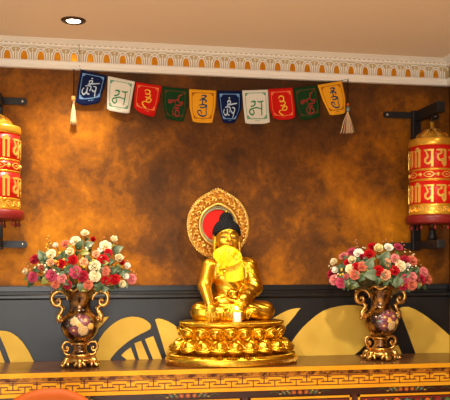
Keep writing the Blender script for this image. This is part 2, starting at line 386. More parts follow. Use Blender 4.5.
for P in MOT:
    pts = [at(px, py, -.008) for px, py in P]; pts = [(p.x, max(p.z, .60)) for p in pts]
    q = MB(); q.prism(pts, fw, .0012, 0, -.001); q.build('painted_motif', M['motif'], dado)
    q = MB(); q.ribbon(pts + pts[:1], .016, fw, .0007, 0, -.001); q.build('painted_outline', M['motif_line'], dado)

# cornice with pierced, gilded arcade
def cornice(name, axis, a, b):
    def fm(u, v, h): return (u, -h, v) if axis == 'x' else (WR - h, u, v)
    bot = [(0, 2.585), (.026, 2.585), (.030, 2.590), (.030, 2.600), (.024, 2.603), (.028, 2.612), (.030, 2.622), (.026, 2.629), (.012, 2.631)]
    top = [(.012, 2.706), (.030, 2.708), (.034, 2.712), (.034, 2.716)]
    crown = [(.034, 2.722), (.046, 2.724), (.050, 2.727), (.060, 2.729), (.066, 2.733), (.080, 2.735), (.080, CEIL), (0, CEIL)]
    q = MB(); run(q, bot + [(.006, 2.632), (.006, 2.705)] + top + [(.029, 2.717), (.029, 2.721)] + crown, a, b, axis); o = struct(q.build(name, M['cornice']))
    lo, hi = min(a, b), max(a, b); q = MB(); g = MB(); P = .0905; z0 = 2.632
    q.prism([(lo, z0), (hi, z0), (hi, 2.705), (lo, 2.705)], fm, .0075, 0, .004)
    q.build('shaded_ground', M['cground'], o)
    q = MB(); off = at(7.3, 55, -.012).x if axis == 'x' else 0
    k0 = int(math.ceil((lo - off) / P)) + 1; k1 = int((hi - off) / P)
    def arch(xc, hw, zt, zb, n=7):
        L_ = []
        for i in range(n + 1):
            t = i / n; L_.append((xc - hw * math.cos(t * PI / 2) ** .8, zb + (zt - zb) * math.sin(t * PI / 2)))
        return L_ + [(2 * xc - x, z) for x, z in L_[::-1][1:]]
    for k in range(k0, k1 + 1):
        x = off + k * P
        if x - .03 < lo or x + .03 > hi: continue
        g.prism([(x - .019, z0)] + arch(x, .019, 2.680, 2.640) + [(x + .019, z0)], fm, .0105, 0, .006)
        q.ribbon([(x - .021, z0)] + arch(x, .0215, 2.684, 2.640) + [(x + .021, z0)], .006, fm, .016, 0, .006)
        q.ribbon(arch(x, .032, 2.698, 2.640), .005, fm, .015, 0, .006)
        if x + P < hi:
            q.ribbon(arch(x + P / 2, .036, 2.703, 2.682), .0045, fm, .014, 0, .006)
            for dx in (-.0125, 0, .0125): q.ribbon([(x + P / 2 + dx, z0), (x + P / 2 + dx, 2.674 + (.006 if dx == 0 else 0))], .0062, fm, .014, 0, .006)
            q.ell(fm(x + P / 2, 2.690, .010), .005, 8, 5)
    q.build('arcade_ribs', M['cornice'], o); g.build('gilt_niches', M['niche'], o)
    q = MB(); q.prism([(lo, 2.7165), (hi, 2.7165), (hi, 2.7215), (lo, 2.7215)], fm, .0305, 0, .028); q.build('bead_channel', M['cground'], o)
    q = MB(); x = lo + .01
    while x < hi - .02: q.prism([(x, 2.7165), (x + .012, 2.7165), (x + .012, 2.7215), (x, 2.7215)], fm, .034, 0, .029); x += .030
    q.build('bead_row', M['cornice'], o)
cornice('trim_3', 'x', WL, WR); cornice('trim_4', 'y', YB, -.03)

# recessed downlight in the ceiling
p = atz(73.5, 20.3, CEIL)
t = thing('ceiling_light', 'round bronze recessed downlight glowing in the beige ceiling', 'ceiling light', p)
q = MB(); q.lathe([(.036, -.001), (.036, -.006), (.044, -.009), (.058, -.006), (.063, -.002), (.063, .0), (.040, 0)], 40)
q.build('trim_ring', M['bronze'], t)
q = MB(); q.lathe([(.0355, -.0005), (.0355, -.004), (.030, -.0055), (.015, -.006), (.0, -.006)], 32); q.build('lamp_lens', M['lamp'], t)
DOWN = p

# ------------------------------------------------------------------ altar cabinet
CT = .95; CF = -.455; CL, CRR = -1.95, WR - .02
cab = thing('altar_cabinet', 'long painted and gilded altar cabinet carrying the statue and both vases', 'cabinet', (0, -.24, 0))
yc = .24                                                  # local y of the wall side
fy = lambda d: (lambda u, v, h: (u, CF + .24 - h + d, v))
q = MB(); q.box((CL, CF + .24 + .022, .08), (CRR, yc - .012, CT - .02)); q.build('carcass', M['wood'], cab)
q = MB(); q.box((CL - .0, CF + .24, CT - .006), (CRR, yc - .012, CT), 0, .002); q.build('worktop', M['wood_top'], cab)
q = MB(); q.box((CL, CF + .24 + .04, 0), (CRR, yc - .05, .08)); q.build('plinth', M['wood'], cab)
q = MB(); f = fy(0)
q.prism([(CL, CT - .024), (CRR, CT - .024), (CRR, CT - .0005), (CL, CT - .0005)], f, .004, 0, -.02); o = q.build('edge_moulding', M['cab_gold'], cab)
# carved leaf roll
q = MB(); q.prism([(CL, CT - .046), (CRR, CT - .046), (CRR, CT - .024), (CL, CT - .024)], f, -.008, 0, -.022); x = CL + .04
while x < CRR - .05:
    for s_ in (-1, 1):
        pts = cr([(x, CT - .035), (x + s_ * .012, CT - .028), (x + s_ * .03, CT - .031), (x + s_ * .042, CT - .041)], 4)
        q.ribbon(pts, [.005, .010, .009, .003], f, -.002, 0, -.01)
    q.ell(f(x, CT - .037, -.006), (.009, .005, .007), 8, 5); x += .092
lab(q.build('leaf_moulding', M['cab_gold_dark'], cab), 'narrow worn gold moulding carved with leaves')
# key fret band
q = MB(); z0, z1 = CT - .104, CT - .046; H = z1 - z0
q.prism([(CL, z0), (CRR, z0), (CRR, z1), (CL, z1)], f, -.006, 0, -.022); fb = q.build('fret_band', M['cab_gold'], cab)
q = MB(); P = .1165; k = 0; x = CL + .03
q.ribbon([(CL, z1 - .004), (CRR, z1 - .004)], .005, f, -.0045, 0, -.01); q.ribbon([(CL, z0 + .003), (CRR, z0 + .003)], .004, f, -.0045, 0, -.01)
x0_ = at(96, 380, CF).x; n0 = int((CL - x0_) / P)
for k in range(n0 + 1, n0 + 40):
    x = x0_ + k * P
    if x + P > CRR: break
    q.ribbon([(x, z0), (x, z0 + .58 * H)], .0055, f, -.0045, 0, -.01); q.ribbon([(x - .033, z0 + .36 * H), (x - .033, z0 + .60 * H), (x + .033, z0 + .60 * H), (x + .033, z0 + .36 * H)], .0055, f, -.0045, 0, -.01)
    x += P / 2
    q.ribbon([(x, z1), (x, z0 + .36 * H)], .0055, f, -.0045, 0, -.01); q.ribbon([(x - .038, z0 + .34 * H), (x + .038, z0 + .34 * H)], .0055, f, -.0045, 0, -.01)
    q.ribbon([(x - .020, z0 + .80 * H), (x + .020, z0 + .80 * H)], .004, f, -.0045, 0, -.01)
lab(q.build('fret_lines', M['fret_dark'], fb), 'dark red key-fret lines')
q = MB(); z2 = z0 - .018
q.prism([(CL, z2), (CRR, z2), (CRR, z0), (CL, z0)], f, .002, 0, -.022); q.build('gold_bead', M['cab_gold'], cab)
# garlands on the dark frieze, one over each drawer
z3 = z2 - .040; ff = fy(.022); zc = (z2 + z3) / 2 + .002
edges = [at(249, 398, CF).x, at(352, 398, CF).x, at(358.5, 398, CF).x, at(241, 398, CF).x]
PW = edges[1] - edges[0]; GAP = edges[2] - edges[1]
starts = [edges[0] + k * (PW + GAP) for k in range(-4, 3)]
for sx in starts:
    a, b = sx, sx + PW
    if a < CL + .03 or a > CRR - .1: continue
    b = min(b, CRR - .02); xc = (a + b) / 2
    q = MB()
    for s_ in (-1, 1):
        q.ribbon(cr([(xc + s_ * .05, zc), (xc + s_ * .08, zc + .008), (xc + s_ * .11, zc - .004), (xc + s_ * .14, zc + .006), (xc + s_ * .17, zc - .002)], 5), [.004, .002], ff, .0015, 0, -.002)
        for j in range(7):
            x = xc + s_ * (.030 + j * .013); z = zc + (.008 if j % 2 else -.007)
            q.prism([(x + .007 * math.cos(w) , z + .0035 * math.sin(w)) for w in np.linspace(0, 2 * PI, 9)[:-1]], ff, .0018, [0, 3, 1, 4, 0, 1, 4][j], -.002)
    for j, (dx, mi, r) in enumerate([(-.088, 3, .010), (-.062, 0, .009), (-.034, 1, .012), (0, 1, .013), (.034, 1, .012), (.062, 0, .009), (.088, 3, .010)]):
        if xc == 0: pass
        for w in range(6):
            A = w * PI / 3; q.prism([(xc + dx + r * .55 * math.cos(A) + r * .5 * math.cos(e), zc + r * .5 * math.sin(A) + r * .42 * math.sin(e)) for e in np.linspace(0, 2 * PI, 9)[:-1]], ff, .0022 + w * .0001, mi, -.002)
        q.prism([(xc + dx + r * .3 * math.cos(e), zc + r * .3 * math.sin(e)) for e in np.linspace(0, 2 * PI, 9)[:-1]], ff, .0034, 4, -.002)
    lab(q.build('painted_garland', [M['p_green'], M['p_orange'], M['p_red'], M['p_blue'], M['p_yellow']], cab), 'painted floral garland in orange, red and teal')
    # drawer front with gold frame and painted flowers
    zb = .52
    q = MB(); q.prism([(a, zb), (b, zb), (b, z3), (a, z3)], ff, .010, 0, -.002); d = q.build('drawer', M['wood'], cab)
    q = MB(); W = .011
    q.ribbon([(a, z3 - W / 2), (b, z3 - W / 2)], W, ff, .016, 0, .008); q.ribbon([(a, zb + W / 2), (b, zb + W / 2)], W, ff, .016, 0, .008)
    q.ribbon([(a + W / 2, zb), (a + W / 2, z3)], W, ff, .016, 0, .008); q.ribbon([(b - W / 2, zb), (b - W / 2, z3)], W, ff, .016, 0, .008); q.build('drawer_frame', M['cab_gold'], d)
    q = MB(); rr = random.Random(int(a * 1000))
    q.ribbon([(a + .024, zb + .024), (b - .024, zb + .024), (b - .024, z3 - .022), (a + .024, z3 - .022), (a + .024, zb + .024)], .005, ff, .0115, 2, .008)
    for j in range(9):
        for i in range(5):
            x = a + .045 + (b - a - .09) * j / 8; z = zb + .05 + (z3 - zb - .09) * i / 4; mi = rr.choice([1, 2, 4, 3, 0]); r = rr.uniform(.012, .020)
            q.ribbon(cr([(x - .02, z - .01), (x - .006, z + .008), (x + .008, z - .004), (x + .026, z + .012)], 4), [.003, .008, .003], ff, .0115, rr.choice([0, 0, 3]), .008)
            for w in range(5):
                A = w * PI * .4 + j; q.prism([(x + r * .55 * math.cos(A) + r * .45 * math.cos(e), z + r * .5 * math.sin(A) + r * .45 * math.sin(e)) for e in np.linspace(0, 2 * PI, 8)[:-1]], ff, .0120 + w * .0001, mi, .008)
    lab(q.build('painted_panel', [M['p_green'], M['p_orange'], M['p_red'], M['p_blue'], M['p_yellow']], d), 'red, green and orange painted flowers')
    q = MB(); q.ell(ff((a + b) / 2, (zb + z3) / 2, .022), .012, 12, 8); q.build('drawer_knob', M['cab_gold'], d)

# ------------------------------------------------------------------ orange chair in front of the cabinet
cy = -1.12
ctop = at(50, 388, cy); chl = thing('dining_chair', 'orange upholstered chair with rounded back, in front of the cabinet', 'chair', (ctop.x, cy, 0))
q = MB(); HW = .215
def cb(u, v):
    a = (u - .5) * 2; z = .50 + (ctop.z - .50) * v
    w = HW * (.86 + .14 * min(1, v * 1.6)); e = max(0, (v - .62) / .38); w *= (1 - e ** 2.6) ** .5 if e < 1 else 0
    ztop = z
    return (a * max(w, .001), .05 * (a * w / HW) ** 2 * -1 + (1 - v) * -.05, ztop)
q.sheet(lambda u, v: Vector(cb(u, 1 - (1 - v) ** 1.8)), 28, 34, 0, lambda u, v: (0, -.045 * math.sqrt(max(0, 1 - abs(2 * u - 1) ** 4)) * (1 - v ** 8) - .004, 0))
q.build('backrest', M['orange'], chl)
q = MB(); q.box((-.22, -.50, .40), (.22, -.05, .47), 0, .025); q.build('seat', M['orange'], chl)
for sx in (-1, 1):
    for sy in (-.46, -.09):
        q = MB(); q.tube([(sx * .18, sy, .41), (sx * .205, sy + (.02 if sy > -.2 else -.02), .0)], [.016, .011], 10); q.build('leg', M['chrome'], chl)
q = MB()
for sx in (-1, 1): q.tube([(sx * .14, -.12, .40), (sx * .15, -.06, .44), (sx * .15, -.068, .60)], .013, 8)
q.build('back_bracket', M['chrome'], chl)

# ------------------------------------------------------------------ prayer wheels
def glyph_set():
    G = {}
    head = [[(-.05, 1), (1.0, 1)]]
    G['ta'] = [[(.05, 1), (.95, 1)], [(.78, 1), (.78, 0)], [(.78, .62), (.4, .66), (.18, .5), (.2, .28), (.42, .15)]]
    G['i'] = [[(.1, 1), (.9, 1)], [(.3, 1), (.3, 0)], [(.75, 1), (.72, .0)], [(.3, 1.0), (.5, 1.15), (.75, 1.0)]]
    G['ya'] = [[(.0, 1), (1, 1)], [(.82, 1), (.82, 0)], [(.14, .98), (.3, .8), (.38, .6), (.16, .45), (.2, .25), (.5, .2), (.82, .42)]]
    G['da'] = [[(.0, 1), (1, 1)], [(.5, 1), (.5, .78)], [(.5, .78), (.2, .72), (.16, .5), (.4, .38), (.7, .46), (.6, .26), (.86, .02)], [(.9, 1), (.9, .1)]]
    G['ra'] = [[(.1, 1), (.9, 1)], [(.5, .98), (.66, .8), (.5, .6), (.24, .56), (.6, .3), (.84, .0)]]
    G['dot'] = [[(.35, .75), (.45, .68), (.55, .74)], [(.35, .3), (.45, .22), (.55, .28)], [(.2, .5), (.8, .5)]]
    return G
GS = glyph_set()
def wheel(x, label, rotz):
    t = thing('prayer_drum', label, 'prayer wheel', (x, -.225, 1.58), 'prayer wheels on the wall')
    z = lambda w: w - 1.58; R = .129
    q = MB()                                             # iron bracket: wall bars, post, two arms
    q.box((-.034, .19, z(1.575)), (.018, .225, z(2.425)), 0, .003)
    q.build('bracket_post', M['iron'], t)
    for zz in (2.398, 1.604):
        q = MB(); hl = .212; hb = .148
        pts = [(hb - .019 + .019 * math.cos(w), .019 * math.sin(w)) for w in np.linspace(-PI / 2, PI / 2, 9)] + [(-hl + .019 + .019 * math.cos(w), .019 * math.sin(w)) for w in np.linspace(PI / 2, 1.5 * PI, 9)]
        q.prism(pts, lambda u, v, h: (u, .2245 - h, z(zz) + v), .012); br = q.build('wall_bar', M['iron'], t)
        for sx in (-hl + .025, hb - .025):
            q = MB(); q.ell((sx, .212, z(zz)), (.008, .004, .008), 10, 6); q.build('screw', M['steel'], br)
    q = MB(); q.box((-.022, -.115, z(2.358)), (.022, .19, z(2.418)), 0, .003); q.build('upper_arm', M['iron'], t)
    q = MB(); q.box((-.022, -.115, z(1.585)), (.022, .19, z(1.632)), 0, .003); q.build('lower_arm', M['iron'], t)
    q = MB(); q.lathe([(.0, z(1.632)), (.026, z(1.632)), (.026, z(1.66)), (.018, z(1.69)), (.018, z(1.70)), (0, z(1.70))], 20); q.build('bearing_cup', M['iron'], t)
    q = MB(); q.lathe([(0, z(1.66)), (.007, z(1.66)), (.007, z(2.40)), (0, z(2.40))], 14); q.build('spindle', M['steel'], t)
    q = MB(); q.lathe([(0, z(1.726)), (.146, z(1.726)), (.152, z(1.733)), (.152, z(1.766)), (.146, z(1.774)), (0, z(1.774))], 48)
    for k in range(10):
        a = 2 * PI * k / 10; q.lathe([(0, 0), (.006, .002), (.008, .012), (.004, .022), (.004, .04), (0, .04)], 8, (.125 * math.cos(a), .125 * math.sin(a), z(1.69)))
    q.build('base_plate', M['wheel_plate'], t)
    q = MB()
    q.lathe([(0, z(1.774)), (R + .001, z(1.774)), (R + .004, z(1.781)), (R, z(1.790)), (R, z(1.823)), (R + .004, z(1.829)), (R + .001, z(1.835)), (R - .002, z(1.837)), (R - .002, z(2.170)), (R, z(2.172)), (R, z(2.174))], 64, m=0)
    for zz, hh in ((1.974, .005), (2.032, .005)): q.lathe([(R - .004, z(zz - hh)), (R + .003, z(zz - hh * .5)), (R + .003, z(zz + hh * .5)), (R - .004, z(zz + hh))], 64)
    drum = q.build('drum', M['wheel_gold'], t); drum.rotation_euler = (0, 0, rotz)
    q = MB(); q.lathe([(R - .003, z(1.838)), (R + .0006, z(1.839)), (R + .0006, z(1.967)), (R - .003, z(1.968))], 64); q.lathe([(R - .003, z(1.980)), (R + .0006, z(1.981)), (R + .0006, z(2.025)), (R - .003, z(2.026))], 64)
    q.lathe([(R - .003, z(2.038)), (R + .0006, z(2.039)), (R + .0006, z(2.169)), (R - .003, z(2.170))], 64); lab(q.build('enamel_band', M['wheel_red'], drum), 'glossy red bands')
    cyl = lambda u, v, h: ((R + h) * math.sin(u / R), -(R + h) * math.cos(u / R), v)
    q = MB(); seq = ['i', 'ya', 'da', 'ra', 'ta', 'i', 'ya', 'da', 'ra', 'ta', 'i', 'da']; C = 2 * PI * R; w = C / len(seq)
    for (zb, hh) in ((1.845, .094), (2.045, .094)):
        for j, g in enumerate(seq):
            for st in GS[g]:
                pts = cr(st, 5) if len(st) > 2 else [np.array(st[0]) + (np.array(st[1]) - np.array(st[0])) * t_ for t_ in np.linspace(0, 1, 6)]
                vert = len(st) == 2 and st[0][0] - st[1][0] < .2 and abs(st[0][1] - st[1][1]) > .5
                q.ribbon([((j - 1.5) * w + .006 + p[0] * (w - .012), z(zb) + p[1] * hh) for p in pts], .0125 if vert else [.007, .0125, .009], cyl, .006, 0, -.002)
    for j in range(8):                                   # lens and roundels of the middle band
        u = j * C / 8; zm = z(2.003)
        for sgn in (-1, 1): q.ribbon(cr([(u - .030, zm), (u - .012, zm + sgn * .013), (u + .012, zm + sgn * .013), (u + .030, zm)], 4), .005, cyl, .004, 0, -.002)
        q.ribbon([(u - .012, zm), (u, zm), (u + .012, zm)], [.002, .008, .002], cyl, .004, 0, -.002)
        q.ell(cyl(u + C / 16, zm, 0), (.012, .012, .012), 12, 8); q.ribbon([(u + .030, zm), (u + C / 16 - .010, zm)], .004, cyl, .003, 0, -.002)
    lab(q.build('raised_script', M['wheel_letter'], drum), 'raised gold script and roundels')
    q = MB()
    for j in range(16):
        u = j * C / 16
        q.ribbon(cr([(u - .02, z(1.793)), (u - .014, z(1.813)), (u, z(1.821)), (u + .014, z(1.813)), (u + .02, z(1.793))], 4), .004, cyl, .004, 0, -.002)
        q.ribbon(cr([(u + .006, z(1.798)), (u, z(1.812)), (u - .007, z(1.805)), (u, z(1.798)), (u + .01, z(1.798))], 4), .0035, cyl, .004, 0, -.002)
    q.build('scroll_border', M['wheel_letter'], drum)
    q = MB()                                             # domed lid with relief leaves
    prof = [(R, z(2.170)), (R + .006, z(2.173)), (R + .007, z(2.184)), (R + .007, z(2.203)), (R + .003, z(2.213)), (R - .018, z(2.216)), (R - .030, z(2.220)), (.088, z(2.238)), (.070, z(2.256)), (.045, z(2.274)), (.02, z(2.283)), (.011, z(2.286)), (.011, z(2.316)), (.007, z(2.32)), (0, z(2.32))]
    q.lathe([(0, z(2.170))] + prof, 64); lid = q.build('lid', M['wheel_gold'], t)
    q = MB()
    def dome(a, r, h):
        zz = np.interp(r, [.02, .045, .070, .088, R - .030], [2.283, 2.274, 2.256, 2.238, 2.220]); return (r * math.sin(a), -r * math.cos(a), z(zz) + h)
    for j in range(12):
        a = j * PI / 6
        q.ribbon(cr([(a - .2, .092), (a - .14, .075), (a, .058), (a + .14, .075), (a + .2, .092)], 4), .004, lambda u, v, h: dome(u, v, h), .004, 0, -.002)
        q.ribbon([(a, .088), (a, .068)], .05, lambda u, v, h: dome(u, v, h), .004, 0, -.002)
    q.build('lid_relief', M['cab_gold_dark'], lid)
    return t
w_r = at(432.2, 150, -.225).x
wheel(w_r, 'red and gold prayer wheel on black bracket, above the right-hand vase', -.58)
wl_c = at(-5.5, 150, -.225).x
wheel(wl_c, 'red and gold prayer wheel cut off by left picture edge, above the left-hand vase', 1.08)

# ------------------------------------------------------------------ prayer flag bunting
FY = -.034
bt = at(215, 78, FY); bunt = thing('prayer_flag_bunting', 'string of ten coloured prayer flags with tassels hung below the cornice', 'prayer flags', (bt.x, FY, bt.z))
def BP(px, py, dy=0.0):
    p = at(px, py, FY + dy); return Vector((p.x - bt.x, p.y - FY, p.z - bt.z))
FL = [
 ('blue', [(80.8, 69.8), (78, 86), (75.7, 102.3)], [(107.2, 75.9), (104, 88), (100.8, 98.4)], (91.5, 104.6)),
 ('white', [(107.9, 76), (107.2, 95), (107.0, 108.5)], [(135.0, 81.5), (132, 98), (129.4, 113)], (117, 112.3)),
 ('red', [(135.8, 82), (134.2, 97), (133.8, 107.3)], [(161.8, 86), (159, 101), (155.4, 112.6)], (147.5, 115.6)),
 ('green', [(162.3, 86.6), (162.8, 105), (166, 118)], [(188.4, 89.4), (187, 106), (184, 121.4)], (174.5, 120.2)),
 ('yellow', [(189.2, 89), (189.6, 108), (193, 121)], [(216.4, 90.6), (215.5, 107), (212.4, 122.4)], (203, 122.6)),
 ('blue', [(217, 91), (219, 108), (223, 121.8)], [(241.6, 91), (241.6, 109), (235.6, 121.8)], (229.5, 123.2)),
 ('white', [(242.2, 90.4), (243.5, 107), (245, 123)], [(268, 89.6), (269, 106), (270, 122)], (257.5, 124)),
 ('red', [(268.4, 89), (270, 108), (272.5, 117.3)], [(292.4, 87.6), (295, 107), (294.5, 117)], (284, 119.7)),
 ('green', [(293.3, 88.3), (296.3, 108), (300.6, 118.6)], [(316.6, 85), (319.3, 102), (320, 116)], (310, 119.2)),
 ('yellow', [(317.5, 85), (323, 101), (329.8, 114.4)], [(341.7, 80.7), (345.5, 98), (345.6, 112.2)], (338, 114.6)),
]
LET = {
 'blue': [[(.24, .58), (.18, .68), (.26, .78), (.36, .70), (.37, .56), (.38, .74), (.48, .78)], [(.28, .52), (.40, .50), (.50, .54), (.48, .68)], [(.58, .52), (.70, .56), (.69, .86)], [(.36, .45), (.50, .43), (.80, .38)], [(.42, .42), (.40, .34), (.48, .30), (.52, .36), (.46, .42)], [(.46, .24), (.48, .22), (.50, .24)], [(.55, .62), (.62, .70), (.69, .68)]],
 'white': [[(.30, .40), (.40, .37), (.50, .40)], [(.40, .38), (.47, .45), (.40, .52), (.28, .54)], [(.56, .38), (.68, .40), (.80, .37)], [(.71, .39), (.72, .55), (.70, .80)], [(.70, .62), (.52, .58), (.38, .60), (.25, .64), (.22, .72), (.32, .78), (.40, .72), (.36, .64)]],
 'red': [[(.38, .28), (.46, .22), (.58, .25), (.57, .35), (.47, .38), (.42, .33)], [(.57, .35), (.63, .42), (.55, .50), (.44, .48)], [(.55, .50), (.68, .54), (.64, .66), (.52, .66), (.50, .58), (.58, .54)], [(.54, .66), (.40, .68), (.35, .76), (.42, .84), (.50, .86)]],
 'green': [[(.26, .36), (.24, .46), (.36, .45), (.35, .36)], [(.25, .41), (.46, .40), (.50, .48)], [(.78, .20), (.66, .24), (.62, .36), (.50, .38)], [(.62, .36), (.70, .46), (.80, .44), (.78, .54)], [(.50, .54), (.78, .54)], [(.42, .66), (.40, .80), (.52, .82), (.54, .70), (.66, .70), (.70, .84), (.50, .86)], [(.44, .62), (.70, .62)]],
 'yellow': [[(.44, .20), (.54, .17), (.60, .22), (.54, .27), (.46, .25)], [(.54, .17), (.66, .20)], [(.38, .33), (.50, .30), (.64, .34), (.60, .40)], [(.50, .30), (.50, .48)], [(.36, .48), (.50, .46), (.66, .50), (.52, .56), (.40, .54)], [(.66, .50), (.64, .66), (.66, .78), (.50, .82), (.34, .76), (.30, .66), (.42, .64), (.46, .74)]],
}
FM = {'blue': ('cl_blue', 'pr_blue', 'pr_white'), 'white': ('cl_white', 'pr_sage', 'pr_green'), 'red': ('cl_red', 'pr_coral', 'pr_yellow'), 'green': ('cl_green', 'pr_brown', 'pr_maroon'), 'yellow': ('cl_yellow', 'pr_rust', 'pr_slate')}
LN = {'blue': 'navy blue flag with pale blue lettering', 'white': 'white flag with green lettering', 'red': 'red flag with yellow lettering', 'green': 'dark green flag with maroon lettering', 'yellow': 'marigold yellow flag with dark lettering'}
def edge(E, v):
    vs = [0, .55, 1.0]; return np.array([np.interp(v, vs, [e[0] for e in E]), np.interp(v, vs, [e[1] for e in E])])
prev_tr = None
for i, (c, Le, Re, bt_) in enumerate(FL):
    mid = (np.array(Le[-1]) + np.array(Re[-1])) / 2; bul = np.array(bt_) - mid
    def pt(u, v, h, i=i, Le=Le, Re=Re, bul=bul):
        p = edge(Le, v) * (1 - u) + edge(Re, v) * u
        b = max(0, (v - .72) / .28); p = p + bul * (1 - (2 * u - 1) ** 4) * b * b
        wav = .006 * math.sin(u * 5 + i * 1.7) * v + .005 * math.sin(v * 4 + i)* v
        r = BP(p[0], p[1]); r.y += wav - h; return r
    m1, m2, m3 = FM[c]
    q = MB(); q.sheet(lambda u, v: pt(u, v, 0), 14, 16, 0, lambda u, v: (0, .0012, 0)); fo = lab(q.build('flag', M[m1], bunt), LN[c])
    q = MB()
    B = [(.10, .10), (.90, .10), (.90, .88), (.10, .88), (.10, .10)]
    for a, b in zip(B, B[1:]):
        q.ribbon([np.array(a) + (np.array(b) - np.array(a)) * t_ for t_ in np.linspace(0, 1, 9)], .020, pt, .0012, 0, -.0002)
    for cx, cy_, sx, sy in ((.10, .10, 1, 1), (.90, .10, -1, 1), (.90, .88, -1, -1), (.10, .88, 1, -1)):
        for (a, b) in ((.13, .035), (.07, .085)):
            q.prism([(cx, cy_), (cx + sx * a, cy_), (cx + sx * a, cy_ + sy * b), (cx, cy_ + sy * b)], pt, .0013, 0, -.0002)
    for x in (.42, .47, .53, .58): q.ribbon([(x, .93), (x + .025, .915)], .018, pt, .0013, 0, -.0002)
    q.build('printed_border', M[m2], fo)
    q = MB()
    for st in LET[c]: q.ribbon(cr(st, 5), [.028, .048, .036], pt, .0016, 0, -.0002)
    q.build('printed_letter', M[m3], fo)
q = MB(); line = [BP(79.5, 67.5, .006)] + [BP(l[0][0], l[0][1], .0015) for _, l, r, b in FL] + [BP(341.7, 80.7, .0015), BP(347.5, 79, .006)]
q.tube(line, .0016, 6); q.tube([BP(79.5, 67.5, .006), BP(79.3, 60, .014), BP(79.2, 52, .012), BP(79.1, 43.5, -.010)], .0011, 6); q.build('hanging_cord', M['cord'], bunt)
def tassel(px, y0, yb, ye, hw, silver):
    q = MB(); q.tube([BP(px, y0), BP(px - .4, yb)], .0034, 6); tc_ = q.build('tassel', M['cord'], bunt)
    lab(tc_, 'tassel on a dark cord')
    if silver:
        q = MB(); q.ell(BP(px - .1, yb), .009, 12, 8); q.build('bead', M['bead_coral'], tc_)
        q = MB(); c = BP(px, yb + 4.8); q.lathe([(0, -.017), (.010, -.016), (.013, -.008), (.013, .008), (.010, .016), (0, .017)], 14, c); q.build('bead', M['bead_silver'], tc_); ys = yb + 8
    else:
        q = MB(); c = BP(px - .6, yb + 3); q.lathe([(0, -.015), (.010, -.013), (.0125, 0), (.010, .013), (0, .015)], 14, c); q.build('bead', M['bead'], tc_); ys = yb + 6
    q = MB()
    for k in range(26):
        a = k * 2.4; r = math.sqrt((k + .5) / 26)
        e = BP(px - .6 + hw * r * math.cos(a), ye - random.random() * 2.2); e.y += .012 * r * math.sin(a)
        m_ = BP(px - .5 + hw * .55 * r * math.cos(a), (ys * .6 + ye * .4)); m_.y += .009 * r * math.sin(a)
        q.tube([tuple(v) for v in cr([BP(px - .3, ys - 1), m_, e], 3)], .0016, 5, 1 if (silver and k % 4 == 0) else 0)
    q.tube([BP(px - .3, ys - 2), BP(px - .3, ys + 2)], .006, 8); q.build('tassel_threads', [M['tassel'], M['tassel_pink']], tc_)
tassel(74, 69.5, 95.5, 125, 3.4, False); tassel(348, 79, 104.5, 134, 7.5, True)

# ------------------------------------------------------------------ the seated statue on its lotus base
SX = at(232, 320, -.235).x; BH = .235
st = thing('buddha_statue', 'gilded seated statue with round halo on a lotus base, centre of the cabinet', 'statue', (SX, -.235, CT))
# lotus base
q = MB(); EX = 1.0; EY = .575
q.lathe([(0, 0), (.364, 0), (.368, .006), (.368, .034), (.362, .042), (.350, .046), (.350, .050), (.335, .054), (.318, .060), (.300, .078), (.280, .112), (.262, .133), (.255, .138), (.258, .146), (.268, .165), (.276, .196), (.282, .206), (.290, .210), (.290, .224), (.284, .229), (.276, .231), (.272, BH), (0, BH)], 96, sx=EX, sy=EY)
base = q.build('lotus_base', M['gold_base'], st)
q = MB()
for k in range(150):
    a = 2 * PI * k / 150; q.ell((.288 * math.cos(a), .288 * EY * math.sin(a), .2265), .0050, 8, 5)
lab(q.build('beaded_rim', M['gold_base'], base), 'upper row of small gold beads')
q = MB()
for k in range(150):
    a = 2 * PI * k / 150
    q.ell((.352 * math.cos(a), .352 * EY * math.sin(a), .052), .0058, 8, 5)
lab(q.build('beaded_rim', M['gold_base'], base), 'lower row of small gold beads')
q = MB()
for k in range(110):
    a = 2 * PI * k / 110; f = lambda u, v, h: ((.368 + h) * math.cos(a + u), (.368 + h) * EY * math.sin(a + u), v)
    q.ribbon(cr([(-.022, .012), (-.01, .028), (.004, .020), (-.004, .013), (.014, .012), (.024, .028)], 3), .0045, f, .0022, 0, -.003)
q.build('engraved_band', M['gold_old'], base)
def petal_mesh(W, H, name):
    q = MB()
    def prof(t): return W * math.sin(PI * min(.5, .28 + .30 * t)) if t < .55 else W * math.sqrt(max(0, 1 - ((t - .55) / .45) ** 2.4))
    def fn(u, v):
        s_ = 2 * u - 1; w = prof(v); x = s_ * w
        z = .016 * math.sqrt(max(0, 1 - s_ * s_ * .92)) * (.35 + .65 * math.sin(PI * min(1, v * .85 + .1))) + .022 * v ** 2.6
        boss = .020 * math.exp(-((s_ / .42) ** 2) - ((v - .47) / .25) ** 2); rim = -.010 * math.exp(-((math.hypot(s_ / .74, (v - .45) / .40) - 1) / .16) ** 2)
        return (x, v * H, z + boss + rim)
    q.sheet(fn, 18, 20, 0, lambda u, v: (0, 0, -.010))
    def curl(sg): return [(sg * W * .80, H * .06, .012), (sg * W * .86, H * .4, .019), (sg * W * .66, H * .74, .028), (0, H * .93, .038)]
    for sg in (-1, 1): q.tube([tuple(v) for v in cr(curl(sg), 5)], [.003, .0045, .003], 6)
    me_o = q.build(name, M['gold_base']); me = me_o.data; bpy.data.objects.remove(me_o); return me
pu = petal_mesh(.0430, .079, 'lotus_petal'); pl = petal_mesh(.0500, .104, 'lotus_petal')
